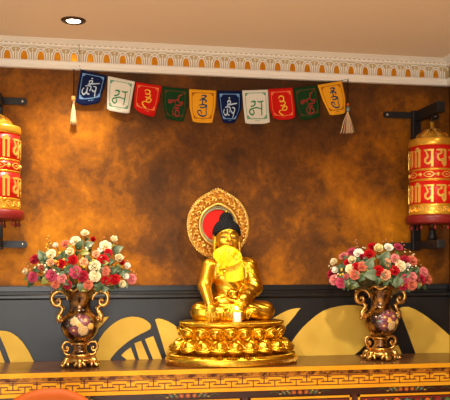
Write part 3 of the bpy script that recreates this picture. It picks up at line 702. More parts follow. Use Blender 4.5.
def put_petals(me, n, rad, z, tilt, ph):
    # even spacing along the ellipse
    T = np.linspace(0, 2 * PI, 2001); X = rad * np.cos(T); Y = rad * EY * np.sin(T); s_ = np.concatenate([[0], np.cumsum(np.hypot(np.diff(X), np.diff(Y)))])
    for k in range(n):
        a = float(np.interp((k + ph) / n * s_[-1], s_, T)); p = Vector((rad * math.cos(a), rad * EY * math.sin(a), z))
        nn = Vector((math.cos(a) * EY, math.sin(a), 0)).normalized(); tt = Vector((-nn.y, nn.x, 0))
        up = (Vector((0, 0, 1)) * math.cos(tilt) + nn * math.sin(tilt)).normalized(); out = tt.cross(up)
        if out.dot(nn) < 0: out = -out; 
        m = Matrix((up.cross(out), up, out)).transposed().to_4x4(); m.translation = p
        o = link('lotus_petal', me, base); o.matrix_local = m
put_petals(pu, 17, .252, .134, math.radians(16), .25)
def flip(n, rad, z, me, ph):                             # lower row: tips point down and out
    T = np.linspace(0, 2 * PI, 2001); X = rad * np.cos(T); Y = rad * EY * np.sin(T); s_ = np.concatenate([[0], np.cumsum(np.hypot(np.diff(X), np.diff(Y)))])
    for k in range(n):
        a = float(np.interp((k + ph) / n * s_[-1], s_, T)); p = Vector((rad * math.cos(a), rad * EY * math.sin(a), z))
        nn = Vector((math.cos(a) * EY, math.sin(a), 0)).normalized(); tilt = math.radians(47)
        up = (Vector((0, 0, -1)) * math.cos(tilt) + nn * math.sin(tilt)).normalized(); tt = Vector((-nn.y, nn.x, 0)); out = tt.cross(up)
        if out.dot(nn) < 0: out = -out
        m = Matrix((up.cross(out), up, out)).transposed().to_4x4(); m.translation = p
        o = link('lotus_petal', me, base); o.matrix_local = m
flip(18, .262, .134, pl, .25)

# the figure
Z0 = BH
def V3(x, y, z): return (x, y, z + Z0)
LO, HI = V3(-.26, -.20, -.012), V3(.26, .15, .60); HH = .0030
hx, sxx = -.026, -.012
def torso(s, g=0.0, k=.02):
    s.ell(V3(0, .045, .075), (.125, .085, .085), k, g); s.ell(V3(-.006, .045, .165), (.088, .064, .095), k, g)
    s.ell(V3(-.010, .040, .255), (.112, .068, .085), k, g); s.ell(V3(sxx, .040, .300), (.105, .052, .045), k, g)
def legs(s, g=0.0, k=.018):
    for sg in (-1, 1):
        s.cap(V3(sg * .075, .03, .055), V3(sg * .180, -.020, .050), .060, .046, k, g)
    s.cap(V3(-.178, -.022, .046), V3(.02, -.105, .040), .046, .036, k, g)
    s.cap(V3(.178, -.022, .048), V3(-.02, -.088, .066), .046, .034, k, g)
def left_arm(s, g=0.0, k=.015):
    s.cap(V3(.098, .038, .296), V3(.125, .012, .178), .046, .040, k, g); s.cap(V3(.125, .012, .178), V3(.045, -.082, .118), .040, .028, k, g)
body = SDF(LO, HI, HH)
torso(body); legs(body); left_arm(body)
body.cap(V3(-.118, .038, .296), V3(-.152, .005, .185), .044, .036, .016)          # arm reaching down
body.cap(V3(-.152, .005, .185), V3(-.142, -.118, .088), .036, .023, .010)
body.ell(V3(-.141, -.142, .064), (.027, .013, .030), .010)                        # hand over the shin, five fingers
for j, (dx, L) in enumerate(((-.0210, .040), (-.0072, .048), (.0066, .046), (.0200, .037))):
    a = V3(-.141 + dx, -.146, .050); b = V3(-.141 + dx * 1.05, -.151, .050 - L * .5); c = V3(-.141 + dx * 1.05, -.149, .050 - L)
    body.cap(a, b, .0068, .0064, .002); body.cap(b, c, .0064, .0052, .002)
body.cap(V3(-.118, -.138, .070), V3(-.104, -.146, .048), .0075, .0066, .005); body.cap(V3(-.104, -.146, .048), V3(-.101, -.147, .030), .0066, .0052, .002)
body.ell(V3(.018, -.098, .112), (.036, .026, .012), .010)                         # other hand, palm up in the lap
for j in range(4): 
    body.cap(V3(-.008, -.082 - .0125 * j, .114), V3(-.034, -.080 - .0125 * j, .117), .0066, .0058, .002); body.cap(V3(-.034, -.080 - .0125 * j, .117), V3(-.050 + abs(j - 1.5) * .004, -.080 - .0125 * j, .125), .0058, .005, .002)
body.cap(V3(.034, -.115, .116), V3(.012, -.126, .126), .0072, .0062, .003)
body.ell(V3(.090, -.100, .055), (.040, .020, .022), .012); body.ell(V3(-.05, -.085, .085), (.042, .022, .016), .012)   # feet
body.cap(V3(hx + .010, .036, .32), V3(hx, .030, .40), .040, .037, .02)            # neck, head, face
body.ell(V3(hx, .018, .462), (.066, .074, .084), .012); body.ell(V3(hx, -.006, .425), (.052, .054, .046), .02)
body.cap(V3(hx, -.056, .476), V3(hx, -.070, .440), .0058, .0100, .007)
for sg in (-1, 1):
    body.ell(V3(hx + sg * .009, -.064, .436), (.0065, .007, .0055), .004)
    body.ell(V3(hx + sg * .027, -.050, .4600), (.0190, .0100, .0085), .004)
    body.cap(V3(hx + sg * .010, -.060, .482), V3(hx + sg * .045, -.042, .482), .0042, .0036, .006)
    body.ell(V3(hx + sg * .034, -.036, .428), (.018, .016, .018), .012)
    body.ell(V3(hx + sg * .069, .022, .455), (.0095, .020, .030), .006); body.cap(V3(hx + sg * .070, .014, .435), V3(hx + sg * .071, .010, .385), .0095, .0085, .006)
body.ell(V3(hx, -.060, .4185), (.0180, .0080, .0048), .003); body.ell(V3(hx, -.0585, .4105), (.0150, .0080, .0052), .003)
body.ell(V3(hx, -.048, .394), (.018, .014, .013), .010)
body.mesh('body', M['gold_face'], st)
# robe: over the far shoulder, under the near arm, over the legs
rb = SDF(LO, HI, HH)
G = .0050
torso(rb, G); legs(rb, G); left_arm(rb, G + .004)
X, Y, Z = rb.grid(); Zl = Z - Z0
rb.F += (.0012 * np.sin((Zl * .9 + X * .55 + .4 * Y) * 150) * np.clip((Zl - .10) / .05, 0, 1) + .0011 * np.sin((X * .5 + Zl + Y * .8) * 170) * np.clip((.13 - Zl) / .04, 0, 1)).astype(np.float32)
neck = (Zl - .235) - (X + .085) * .80                     # above this slanting hem the chest is bare
neck = np.where(X < -.085, Zl - .235 + (X + .085) * .2, neck)
neck2 = np.maximum(neck, -(X - .22))                     # keep everything below the hem
rb.F = np.maximum(rb.F, np.minimum(neck * .75, np.where(X > .045, .75 * (Zl - .345), 9)).astype(np.float32))
rb.mesh('robe', M['gold_robe'], st)
# hems: rolled edges of the robe
q = MB()
hem = [(-.098, .0, .215), (-.085, -.030, .240), (-.05, -.036, .268), (-.01, -.034, .300), (.03, -.015, .330), (.05, .012, .348)]
q.tube([V3(*p) for p in cr(hem, 6)], .006, 8); q.build('robe_hem', M['gold'], st); q = MB(); q.tube([V3(*p) for p in cr([(.05, -.012, .335), (.06, -.030, .29), (.062, -.034, .24), (.068, -.025, .18), (.07, -.02, .15)], 6)], .0055, 8); q.build('robe_hem', M['gold'], st); q = MB()
q.tube([V3(*p) for p in cr([(-.10, -.02, .12), (-.05, -.03, .135), (.0, -.032, .14), (.06, -.03, .13)], 6)], .006, 8); q.build('waist_sash', M['gold'], st)
for k in range(7):
    q = MB(); x = -.075 + k * .026; q.tube([V3(*p) for p in cr([(x + .01, -.118, .080), (x, -.137, .050), (x - .010 + .014 * math.sin(k * 1.7), -.142, .014)], 4)], [.002, .0045, .002], 6); q.build('robe_pleat', M['gold'], st)
# hair with snail-shell curls
hr = SDF(V3(hx - .10, -.08, .40), V3(hx + .10, .13, .63), .0024)
hr.ell(V3(hx, .024, .482), (.0740, .0760, .0740), .0); hr.ell(V3(hx, .034, .552), (.037, .038, .044), .014)
X, Y, Z = hr.grid(); Zl = Z - Z0
cut = -((Y + .060) * .62 + (Zl - .510) * .78) + .0
cut = np.maximum(cut, .440 - Zl); hr.F = np.maximum(hr.F, cut.astype(np.float32))
for k in range(340):
    zz = 1 - 2 * (k + .5) / 340; a = k * 2.39996; rr = math.sqrt(1 - zz * zz)
    p = (.074 * rr * math.cos(a), .024 + .076 * rr * math.sin(a), .482 + .074 * zz)
    if (p[1] + .060) * .62 + (p[2] - .510) * .78 < .004 or p[2] < .445: continue
    hr.ell(V3(hx + p[0], p[1], p[2]), .0062, .002)
for k in range(90):
    zz = 1 - 2 * (k + .5) / 90; a = k * 2.39996; rr = math.sqrt(1 - zz * zz)
    if zz < -.3: continue
    hr.ell(V3(hx + .037 * rr * math.cos(a), .034 + .038 * rr * math.sin(a), .552 + .044 * zz), .0060, .002)
lab(hr.mesh('hair', M['hair'], st), 'blue-black curled hair with topknot')
q = MB(); q.lathe([(0, 0), (.009, 0), (.010, .005), (.005, .012), (0, .018)], 12, V3(hx, .034, .594)); q.build('topknot_jewel', M['gold'], st)
# painted face lines
fyx = lambda x: -.0505 - .0105 * math.sqrt(max(0, 1 - (abs(x) - .027) ** 2 / .0195 ** 2)) if abs(abs(x) - .027) < .0195 else -.05
for sg in (-1, 1):
    q = MB(); q.tube([V3(hx + sg * x, fyx(x) - .0008, .4595 - .0025 * math.sin((x - .010) / .034 * PI)) for x in np.linspace(.0095, .0445, 12)], [.0012, .0030, .0016], 6); q.build('eyelid_line', M['dark'], st)
    q = MB(); q.ell(V3(hx + sg * .027, -.0562, .4555), (.0125, .0045, .0022), 12, 6); q.build('eye', M['eye'], st)
    q = MB(); q.tube([V3(hx + sg * x, -.0645 + .018 * ((x - .006) / .042) ** 1.6, .478 + .0075 * math.sin((x - .006) / .040 * PI * .85)) for x in np.linspace(.007, .046, 12)], [.0016, .0026, .0010], 6); q.build('eyebrow', M['dark'], st)
q = MB(); q.tube([V3(hx + x, -.0678 + 30 * x * x * .5, .4146 + 8 * x * x) for x in np.linspace(-.015, .015, 9)], [.0006, .0016, .0006], 6); q.build('lip_line', M['lip'], st)
q = MB(); q.ell(V3(hx, -.0575, .495), (.0045, .003, .0045), 10, 6); q.build('forehead_mark', M['lip'], st)
# alms bowl in the lap
q = MB(); q.lathe([(0, 0), (.018, .0), (.030, .010), (.035, .024), (.033, .034), (.036, .037), (.036, .041), (.030, .041), (.029, .034), (0, .030)], 32, V3(-.012, -.098, .124))
q.ell(V3(-.012, -.098, .160), (.024, .024, .014), 16, 8); lab(q.build('alms_bowl', M['gold'], st), 'small gold bowl held in the lap')
# halo
hc = at(218.0, 225.5, -.115); HC = Vector((hc.x - SX, -.115 + .235, hc.z - CT))
def rad(a, s_=1.0):
    d = abs(((a - PI / 2 + PI) % (2 * PI)) - PI); r = 1 / math.sqrt((math.cos(a) / .176) ** 2 + (math.sin(a) / .190) ** 2)
    return (r + .018 * math.exp(-(d / .22) ** 2)) * s_
def hp(a, s_, y): r = rad(a, 1) * s_ if s_ > .62 else (.176 * s_) + (rad(a, 1) * s_ - .176 * s_) * max(0, (s_ - .55) / .07); return (HC.x + r * math.cos(a), HC.y - y, HC.z + r * math.sin(a))
q = MB()
q.sheet(lambda u, v: hp(2 * PI * u, .60 + .385 * v, .004 + .007 * math.sin(PI * v) + .0035 * math.sin(26 * PI * 2 * u + 7 * math.sin(v * 9)) * math.sin(PI * v) * math.cos(v * 14)), 260, 26, 0, lambda u, v: (0, .018 + .004 * math.sin(PI * v), 0))
halo = q.build('halo', M['halo_ground'], st)
q = MB()
for k in range(22):
    a = 2 * PI * k / 22
    for sg, b, e0 in ((1, .71, 0), (-1, .90, .14)):
        pts = []
        for j in range(15):
            w = j / 14 * 4.6; rr = .030 * (1 - j / 14 * .8); pts.append(hp(a + e0 + sg * rr * math.cos(w) * 4.0, b + rr * math.sin(w) * 2.6, .017))
        q.tube(pts, [.0046, .0036, .0046], 5)
    q.ell(hp(a + .07, .81, .014), (.006, .005, .006), 8, 5)
q.build('halo_scrollwork', M['halo_gold'], halo)
q = MB()
for k in range(88): q.ell(hp(2 * PI * k / 88, .990, .007), .0064, 8, 6)
q.tube([hp(2 * PI * k / 120, .945, .012) for k in range(120)], .003, 6, 0, True)
lab(q.build('halo_beads', M['halo_gold'], halo), 'beaded gold rim')
q = MB(); q.tube([hp(2 * PI * k / 90, .605, .014) for k in range(90)], .0075, 8, 0, True); q.tube([hp(2 * PI * k / 90, .535, .008) for k in range(90)], .005, 8, 1, True)
for k in range(54): q.ell(hp(2 * PI * k / 54, .57, .010), .0058, 8, 5, 1)
q.build('halo_inner_ring', [M['halo_gold'], M['halo_teal']], halo)
q = MB(); q.sheet(lambda u, v: hp(2 * PI * u, .002 + .56 * v, .002 + .006 * (1 - v)), 72, 8, 0, lambda u, v: (0, .012, 0)); lab(q.build('halo_disc', M['red_paint'], halo), 'plain red disc behind the head')
q = MB(); q.tube([(HC.x, HC.y + .012, HC.z - .17), (HC.x * .5, HC.y + .004, BH + .16), (0, HC.y - .02, BH - .004)], .014, 10); q.build('halo_support', M['gold'], halo)

# ------------------------------------------------------------------ yellow scarf tied in front of the chest
def SP(px, py, ly):
    p = at(px, py, -.235 + ly); return Vector((p.x - SX, ly, p.z - CT))
kc = SP(222.5, 266.5, -.095)
sc = thing('silk_scarf', 'bright yellow silk scarf folded and tied at the statue\'s chest', 'scarf', Vector((SX, -.235, CT)) + kc)
def L_(v): return Vector(v) - kc
def arcpt(t): 
    A = [(213.0, 257.5), (213.2, 253), (216.5, 249.2), (221, 247.0), (225.5, 244.8), (229, 246.2), (233.5, 247.2), (238, 250.0), (241.3, 254.0), (242.3, 258.5), (240.5, 263.0)]
    C = cr(A, 6); i = t * (len(C) - 1); a = int(min(i, len(C) - 2)); return C[a] * (1 - (i - a)) + C[a + 1] * (i - a)
def fan(u, v):
    e = arcpt(u); k_ = np.array((222.5 + 5 * u, 267.0)); p = k_ + (e - k_) * (v ** .85)
    return L_(SP(p[0], p[1], -.108 - .022 * math.sin(PI * min(1, v * .75 + .1)) + .006 * v * math.sin(u * 17 + 1) * (1 - .3 * v) - .002 * math.sin(u * 41) * v))
q = MB(); q.sheet(fan, 70, 20, 0, lambda u, v: (0, .008, 0)); fu = q.build('upper_fold', M['scarf'], sc)
q = MB(); rr = random.Random(3)
for k in range(26):
    u, v = rr.uniform(.42, .92), rr.uniform(.45, .85); fm_ = lambda a, b, h: Vector(fan(a, b)) + Vector((0, -h, 0))
    w = rr.uniform(0, 6); q.ribbon(cr([(u + .035 * math.cos(w + j) * (1 - j * .12), v + .05 * math.sin(w + j) * (1 - j * .12)) for j in range(5)], 3), .012, fm_, .0016, 0, .0)
q.build('woven_pattern', M['scarf_print'], fu)
def hang(u, v):
    Lf = np.array([np.interp(v, [0, .4, 1], [222, 225.5, 226]), np.interp(v, [0, .4, 1], [263, 271, 281.8])]); Rt = np.array([np.interp(v, [0, .15, 1], [239, 242.8, 243.8]), np.interp(v, [0, .15, 1], [258, 262, 279.2])])
    p = Lf * (1 - u) + Rt * u; p = p + np.array((0, 1.4)) * math.sin(PI * u) * v
    return L_(SP(p[0], p[1], -.096 + .008 * math.sin(u * 5 + 1.5 * v) * (.4 + .6 * v) + .0012 * math.sin(u * 13) - .006 * v))
q = MB(); q.sheet(hang, 36, 24, 0, lambda u, v: (0, .009, 0)); q.build('lower_fold', M['scarf'], sc)
q = MB()
def tail(u, v):
    Lf = np.array([218.2 - 1.6 * v, 268 + 4.5 * v]); Rt = np.array([223.5 - .5 * v, 270.5 + 6.0 * v]); p = Lf * (1 - u) + Rt * u
    return L_(SP(p[0], p[1], -.100 - .004 * math.sin(u * 8)))
q.sheet(tail, 12, 8, 0, lambda u, v: (0, .007, 0)); q.build('short_tail', M['scarf'], sc)
q = MB(); q.ell(L_(kc + Vector((0, -.004, 0))), (.020, .016, .015), 16, 10)
for k in range(3): q.tube([(.019 * math.cos(w), -.004 - .0165 * math.sin(w), (k - 1) * .008 + .003 * math.cos(w)) for w in np.linspace(0, PI, 10)], .0042, 6)
q.build('knot', M['scarf'], sc)
q = MB()
for sg in (-1, 1): q.tube([L_(V3(*p)) for p in cr([(hx + sg * .012, -.100 + 0, .290), (hx + sg * .045, -.058, .335), (hx + sg * .060, -.006, .366), (hx + sg * .050, .055, .375), (hx, .085, .372)], 6)], .008, 8, flat=1.0)
q.build('neck_loop', M['scarf'], sc)

# ------------------------------------------------------------------ candle on the lotus base
cp = at(237.8, 320.5, -.235 - .152)
cn = thing('candle', 'small white pillar candle burning at the statue\'s feet', 'candle', (cp.x, -.235 - .132, CT + BH))
q = MB(); q.lathe([(0, 0), (.021, 0), (.0225, .003), (.0225, .048), (.021, .051), (.016, .050), (.0, .048)], 32); q.build('wax_body', M['wax'], cn)
q = MB(); q.tube([(0, 0, .047), (.0005, 0, .056)], .0012, 6); q.build('wick', M['dark'], cn)
q = MB(); q.lathe([(0, .050), (.0035, .0535), (.005, .058), (.0040, .064), (.0016, .071), (0, .075)], 16); q.build('flame', M['flame'], cn)

# ------------------------------------------------------------------ vases
def vase_build(px, label):
    p = at(px, 300, -.245); t = thing('vase', label, 'vase', (p.x, -.245, CT), 'gilded two-handled vases')
    K = 1.0
    prof = [(.0, .050), (.048, .050), (.052, .056), (.050, .066), (.040, .078), (.034, .092), (.036, .108), (.033, .120), (.040, .128), (.062, .145), (.085, .172), (.098, .205), (.100, .226), (.094, .252), (.080, .274), (.064, .290), (.055, .306), (.053, .325), (.057, .350), (.066, .376), (.078, .398), (.088, .410), (.090, .416), (.084, .416), (.072, .398), (.058, .370), (.046, .330), (.0, .310)]
    q = MB(); q.lathe([tuple(v) for v in cr(prof[1:-1], 3)], 56); q.build('vase_body', M['vase'], t)
    q = MB()
    # ruffled gilt lip
    q.tube([((.088 + .006 * math.cos(8 * w)) * math.cos(w), (.088 + .006 * math.cos(8 * w)) * math.sin(w), .412 + .008 * math.cos(8 * w)) for w in np.linspace(0, 2 * PI, 97)[:-1]], .0075, 8, 0, True)
    q.build('gilt_lip', M['vase_gold'], t)
    q = MB(); q.tube([(.036 * math.cos(w), .036 * math.sin(w), .123) for w in np.linspace(0, 2 * PI, 41)[:-1]], .007, 8, 0, True); q.tube([(.0505 * math.cos(w), .0505 * math.sin(w), .062) for w in np.linspace(0, 2 * PI, 41)[:-1]], .007, 8, 0, True)
    q.build('gilt_collar', M['vase_gold'], t)
    for sg in (-1, 1):
        q = MB()
        up_ = [(.064, .352), (.072, .378), (.098, .400), (.128, .395), (.146, .370), (.140, .338), (.118, .324), (.102, .338), (.108, .356), (.122, .354)]
        q.tube([(sg * x, 0, z) for x, z in cr(up_, 6)], [.006, .011, .013, .011, .006], 10)
        lo_ = [(.122, .326), (.098, .318), (.092, .300), (.104, .280), (.112, .262), (.104, .246), (.090, .250)]
        q.tube([(sg * x, 0, z) for x, z in cr(lo_, 6)], [.007, .011, .013, .015, .008], 10)
        for (x, z, r) in ((.118, .352, .009), (.146, .392, .008), (.100, .262, .015), (.108, .244, .010), (.084, .310, .008)): q.ell((sg * x, 0, z), (r, r * .9, r), 10, 8)
        for k in range(5): q.ell((sg * (.100 + .004 * k), -.008 + .004 * k, .276 - .010 * k), (.008, .012, .007), 8, 6)
        q.build('handle', M['vase_gold'], t)
        q = MB()
        s2 = [(.040, .112), (.052, .128), (.076, .130), (.090, .112), (.086, .090), (.068, .084), (.060, .098), (.070, .108)]
        q.tube([(sg * x, 0, z) for x, z in cr(s2, 6)], [.005, .008, .009, .008, .005], 10)
        q.tube([(sg * x, 0, z) for x, z in cr([(.086, .094), (.078, .070), (.060, .062), (.048, .066)], 6)], [.007, .008, .006], 10); q.ell((sg * .069, 0, .099), .008, 10, 8)
        q.build('foot_scroll', M['vase_gold'], t)
    q = MB(); q.lathe([(0, .016), (.066, .016), (.076, .024), (.082, .036), (.074, .048), (.054, .056), (0, .056)], 40); q.build('foot_dome', M['vase_gold'], t)
    for k in range(6):
        a = 2 * PI * k / 6 - PI / 2; d = Vector((math.cos(a), math.sin(a), 0)); q = MB()
        pts = [d * .052 + Vector((0, 0, .044)), d * .080 + Vector((0, 0, .040)), d * .092 + Vector((0, 0, .020)), d * .104 + Vector((0, 0, .0115)), d * .112 + Vector((0, 0, .020))]
        q.tube([tuple(v) for v in cr(pts, 5)], [.012, .016, .013, .011, .006], 10)
        for s_ in (-1, 1):
            e = Vector((-d.y, d.x, 0)) * s_; q.tube([tuple(v) for v in cr([d * .078 + Vector((0, 0, .036)), d * .082 + e * .018 + Vector((0, 0, .026)), d * .084 + e * .026 + Vector((0, 0, .013)), d * .080 + e * .016 + Vector((0, 0, .012))], 4)], [.009, .008, .005], 8)
        q.build('scroll_foot', M['vase_gold'], t)
    # enamelled flower medallion on the belly
    zs = [.128, .145, .172, .205, .226, .252, .274, .290]; rs = [.040, .062, .085, .098, .100, .094, .080, .064]
    pc = cr(list(zip(zs, rs)), 6); PZ = [p_[0] for p_ in pc]; PR = [p_[1] for p_ in pc]
    a0 = math.radians(10 if px > 200 else 2)
    def bel(u, v, h):
        zz = .224 + v * 1.15; r = float(np.interp(zz, PZ, PR)) + h; A = a0 + u * 1.18 / .098; return (r * math.sin(A), -r * math.cos(A), zz)
    q = MB(); q.sheet(lambda u, v: bel((.004 + .062 * v) * math.cos(2 * PI * u), (.003 + .052 * v) * math.sin(2 * PI * u), .0012), 40, 8, 0, lambda u, v: (0, .003, 0)); md = q.build('flower_medallion', M['med'], t)
    q = MB()
    def flower(x, y, r, m, n=7):
        for k in range(n):
            A = 2 * PI * k / n; cx, cy2 = x + r * .58 * math.cos(A), y + r * .58 * math.sin(A)
            q.sheet(lambda u, v: bel(cx + r * .45 * v * math.cos(2 * PI * u), cy2 + r * .45 * v * math.sin(2 * PI * u), .0024 + .002 * (1 - v) + .0003 * k), 10, 3, m)
        q.sheet(lambda u, v: bel(x + r * .34 * v * math.cos(2 * PI * u), y + r * .34 * v * math.sin(2 * PI * u), .0040 + .003 * (1 - v)), 10, 3, 3)
    flower(.012, -.022, .024, 1); flower(-.026, .020, .020, 1 if px < 200 else 0); flower(.022, .024, .023, 0); flower(-.030, -.022, .020, 0); flower(.045, -.004, .015, 2); flower(-.004, .040, .012, 0); flower(-.004, .006, .014, 2)
    for k in range(12):
        A = k * .53; x, y = .052 * math.cos(A), .044 * math.sin(A); q.ribbon([(x, y), (x * 1.1 + .004, y * 1.08 + .004), (x * 1.22, y * 1.15)], [.002, .008, .002], bel, .003, 4, .0005)
    lab(q.build('enamel_flowers', [M['m_mauve'], M['m_cream'], M['m_gold'], M['m_gold'], M['p_green']], md), 'mauve and cream enamelled flowers')
    return t
VL = vase_build(80.0, 'amber two-handled gilt vase on the cabinet\'s left, a cream flower low on its belly')
VR = vase_build(380.5, 'amber two-handled gilt vase on the cabinet\'s right, under the black-bracketed prayer wheel')

# ------------------------------------------------------------------ silk roses
def rose_mesh(name, mat, bud=False):
    q = MB(); rr = random.Random(5)
    layers = [(3, .30, .62, 1.25), (4, .52, .56, 1.0), (5, .76, .44, .72), (6, 1.0, .28, .42)] if not bud else [(3, .34, .85, 1.35), (4, .56, .80, 1.2), (5, .74, .62, .95)]
    q.ell((0, 0, .30), (.26, .26, .34), 10, 7)
    for (n, R, zt, curl) in layers:
        for k in range(n):
            a = 2 * PI * k / n + R * 2.3; half = PI / n * 1.25
            def fn(u, v, a=a, half=half, R=R, zt=zt, curl=curl):
                s_ = 2 * u - 1; A = a + s_ * half * math.sin(PI * min(1, .25 + .55 * v)); w = v
                r = R * (.22 + .78 * math.sin(w * PI * .5)) * (1 + .10 * max(0, w - .7) * 3); z = -.18 * R + w ** 1.25 * (zt + .22 * curl * (1 - s_ * s_ * .6)) * (1.15 if curl > 1 else 1.0)
                if w > .85: r += .25 * (w - .85) * R * 2; z -= .12 * (w - .85)
                return (r * math.cos(A), r * math.sin(A), z)
            q.sheet(fn, 6, 6, 0, lambda u, v: (0, 0, -.035))
    o = q.build(name, mat); me = o.data; bpy.data.objects.remove(o); return me
ROSE = {c: (rose_mesh('bloom', M['f_' + c]), rose_mesh('bloom', M['f_' + c], True)) for c in ('cream', 'white', 'yellow', 'red', 'crimson', 'magenta', 'pink', 'peach', 'coral')}
def leaf_mesh(mat):
    q = MB()
    def fn(u, v):
        s_ = 2 * u - 1; w = .34 * math.sin(PI * v ** .8) ** .9 if 0 < v < 1 else 0
        return (s_ * max(w, .004), v, .18 * abs(s_) * w * 2 + .16 * math.sin(PI * v) - .15 * v * v)
    q.sheet(fn, 8, 12, 0, lambda u, v: (0, 0, -.012)); o = q.build('leaf', mat); me = o.data; bpy.data.objects.remove(o); return me
LEAF = {k: leaf_mesh(M[k]) for k in ('leaf', 'leaf_dark', 'leaf_lime')}
def calyx():
    q = MB(); q.lathe([(0, -.30), (.10, -.28), (.22, -.16), (.26, -.02), (.2, .02), (0, .02)], 10); o = q.build('calyx', M['leaf_dark']); me = o.data; bpy.data.objects.remove(o); return me
CALYX = calyx()

class Bouquet:
    def __init__(s, vase, cpx, side, rx, rz, ry=.150):
        s.side = side; s.base = vase.location + Vector((0, 0, .405)); s.c = Vector((vase.location.x, vase.location.y, at(cpx[0], cpx[1], vase.location.y).z)); s.r = Vector((rx, ry, rz)); s.rnd = random.Random(len(side))
    def hit(s, px, py, push=1.0):
        d = ray(px, py); R = s.r * push; o = CAM - s.c; A = sum((d[i] / R[i]) ** 2 for i in range(3)); B = 2 * sum(d[i] * o[i] / R[i] ** 2 for i in range(3)); C = sum((o[i] / R[i]) ** 2 for i in range(3)) - 1
        D = B * B - 4 * A * C; t_ = (-B - math.sqrt(D)) / (2 * A) if D > 0 else -B / (2 * A); p = CAM + d * t_
        n = Vector([(p[i] - s.c[i]) / s.r[i] ** 2 for i in range(3)]).normalized(); return p, n
    def mouth(s, p):
        d = p - s.base; d.z = 0; k = min(1, .05 / (d.length + 1e-6)); return Vector((d.x * k * .8, d.y * k * .8, 0))
    def rose(s, px, py, dia, c, label, bud=False):
        p, n = s.hit(px, py); n = (n * .62 + Vector((-.10, -.62, .16))).normalized(); root = s.base + s.mouth(p) + Vector((0, 0, -.05))
        t = thing('rose', label, 'flower', root, 'silk roses in the %s vase' % s.side); e = p - root
        sc_ = dia / 2 / (F / (p - CAM).dot(FW)) * 1.05; back = e - n * sc_ * .2
        q = MB(); q.tube([tuple(v) for v in cr([(0, 0, 0), Vector((e.x * .35, e.y * .35 + .01, e.z * .55 + .01)), back], 5)], .0026, 6); q.build('stem', M['stem'], t)
        o = link('bloom', ROSE[c][1 if (bud or (c in ('cream', 'white', 'yellow') and s.rnd.random() < .6)) else 0], t); m = rot_to(n) @ Matrix.Rotation(s.rnd.uniform(0, 6), 3, 'Z'); o.matrix_local = Matrix.Translation(e) @ m.to_4x4() @ Matrix.Diagonal((sc_, sc_, sc_ * (1.15 if bud else .85), 1))
        o = link('calyx', CALYX, t); o.matrix_local = Matrix.Translation(e) @ m.to_4x4() @ Matrix.Scale(sc_, 4)
        for k in range(2):
            f_ = s.rnd.uniform(.70, .9); pos = e * f_ ; w = s.rnd.uniform(0, 2 * PI); dirv = (n * .55 + Vector((math.cos(w), -.3, math.sin(w) * .8))).normalized(); s.leaf(t, pos, dirv, n, s.rnd.uniform(.032, .048), s.rnd.choice(['leaf_dark', 'leaf', 'leaf_dark', 'leaf_lime']))
    def leaf(s, t, pos, dirv, n, L, kind):
        y = Vector(dirv).normalized(); z = (Vector(n) - y * Vector(n).dot(y)); z = z.normalized() if z.length > 1e-4 else Vector((0, -1, 0)); x = y.cross(z)
        o = link('leaf', LEAF[kind], t); m = Matrix((x, y, z)).transposed().to_4x4(); o.matrix_local = Matrix.Translation(pos) @ m @ Matrix.Scale(L, 4)
    def sprig(s, leaves, label):                                   # a stem of big grey-green leaves; leaves = (px,py,angle,length)
        ps = [s.hit(a, b, .97) for a, b, _, _, _ in leaves]; root = s.base + s.mouth(ps[0][0]) + Vector((0, 0, -.05))
        t = thing('leaf_sprig', label, 'leaves', root, 'leaf sprigs in the %s vase' % s.side); q = MB()
        for (p, n), (a, b, ang, L, kd) in zip(ps, leaves):
            e = p - root; d = RT * math.cos(math.radians(ang)) + UP * math.sin(math.radians(ang)) + n * .25
            q.tube([tuple(v) for v in cr([(0, 0, 0), Vector((e.x * .4, e.y * .4, e.z * .6)), e - d * L * .5], 5)], .002, 6); s.leaf(t, e - d.normalized() * L * .5, d, (n + Vector((0, -1.2, .3))).normalized(), L, kd)
        q.build('stem', M['stem'], t)
    def spray(s, pts, kind, label, r=.0055, push=1.02):            # thin branching stem with tiny florets
        root = s.base + s.mouth(s.hit(*pts[0])[0]) + Vector((0, 0, -.05)); t = thing('flower_spray', label, 'flowers', root, 'filler sprays in the %s vase' % s.side); q = MB(); g = MB()
        cen = Vector((0, 0, 0)); E = []
        for a, b in pts:
            p, n = s.hit(a, b, push); E.append((p - root, n))
        mid = sum((e for e, n in E), Vector((0, 0, 0))) / len(E) * .72
        q.tube([tuple(v) for v in cr([(0, 0, 0), mid * .5 + Vector((0, .004, .01)), mid], 5)], .002, 6)
        for e, n in E:
            q.tube([tuple(mid), tuple((mid + e) / 2 + n * .006), tuple(e)], .0011, 5)
            for k in range(5):
                w = k * 1.26; u_ = n.orthogonal().normalized(); v_ = n.cross(u_); g.ell(e + (u_ * math.cos(w) + v_ * math.sin(w)) * r * .75, (r * .55,) * 3, 6, 4)
            g.ell(e + n * r * .4, r * .5, 6, 4)
        q.build('stem', M['stem'], t); g.build('florets', M[kind], t)

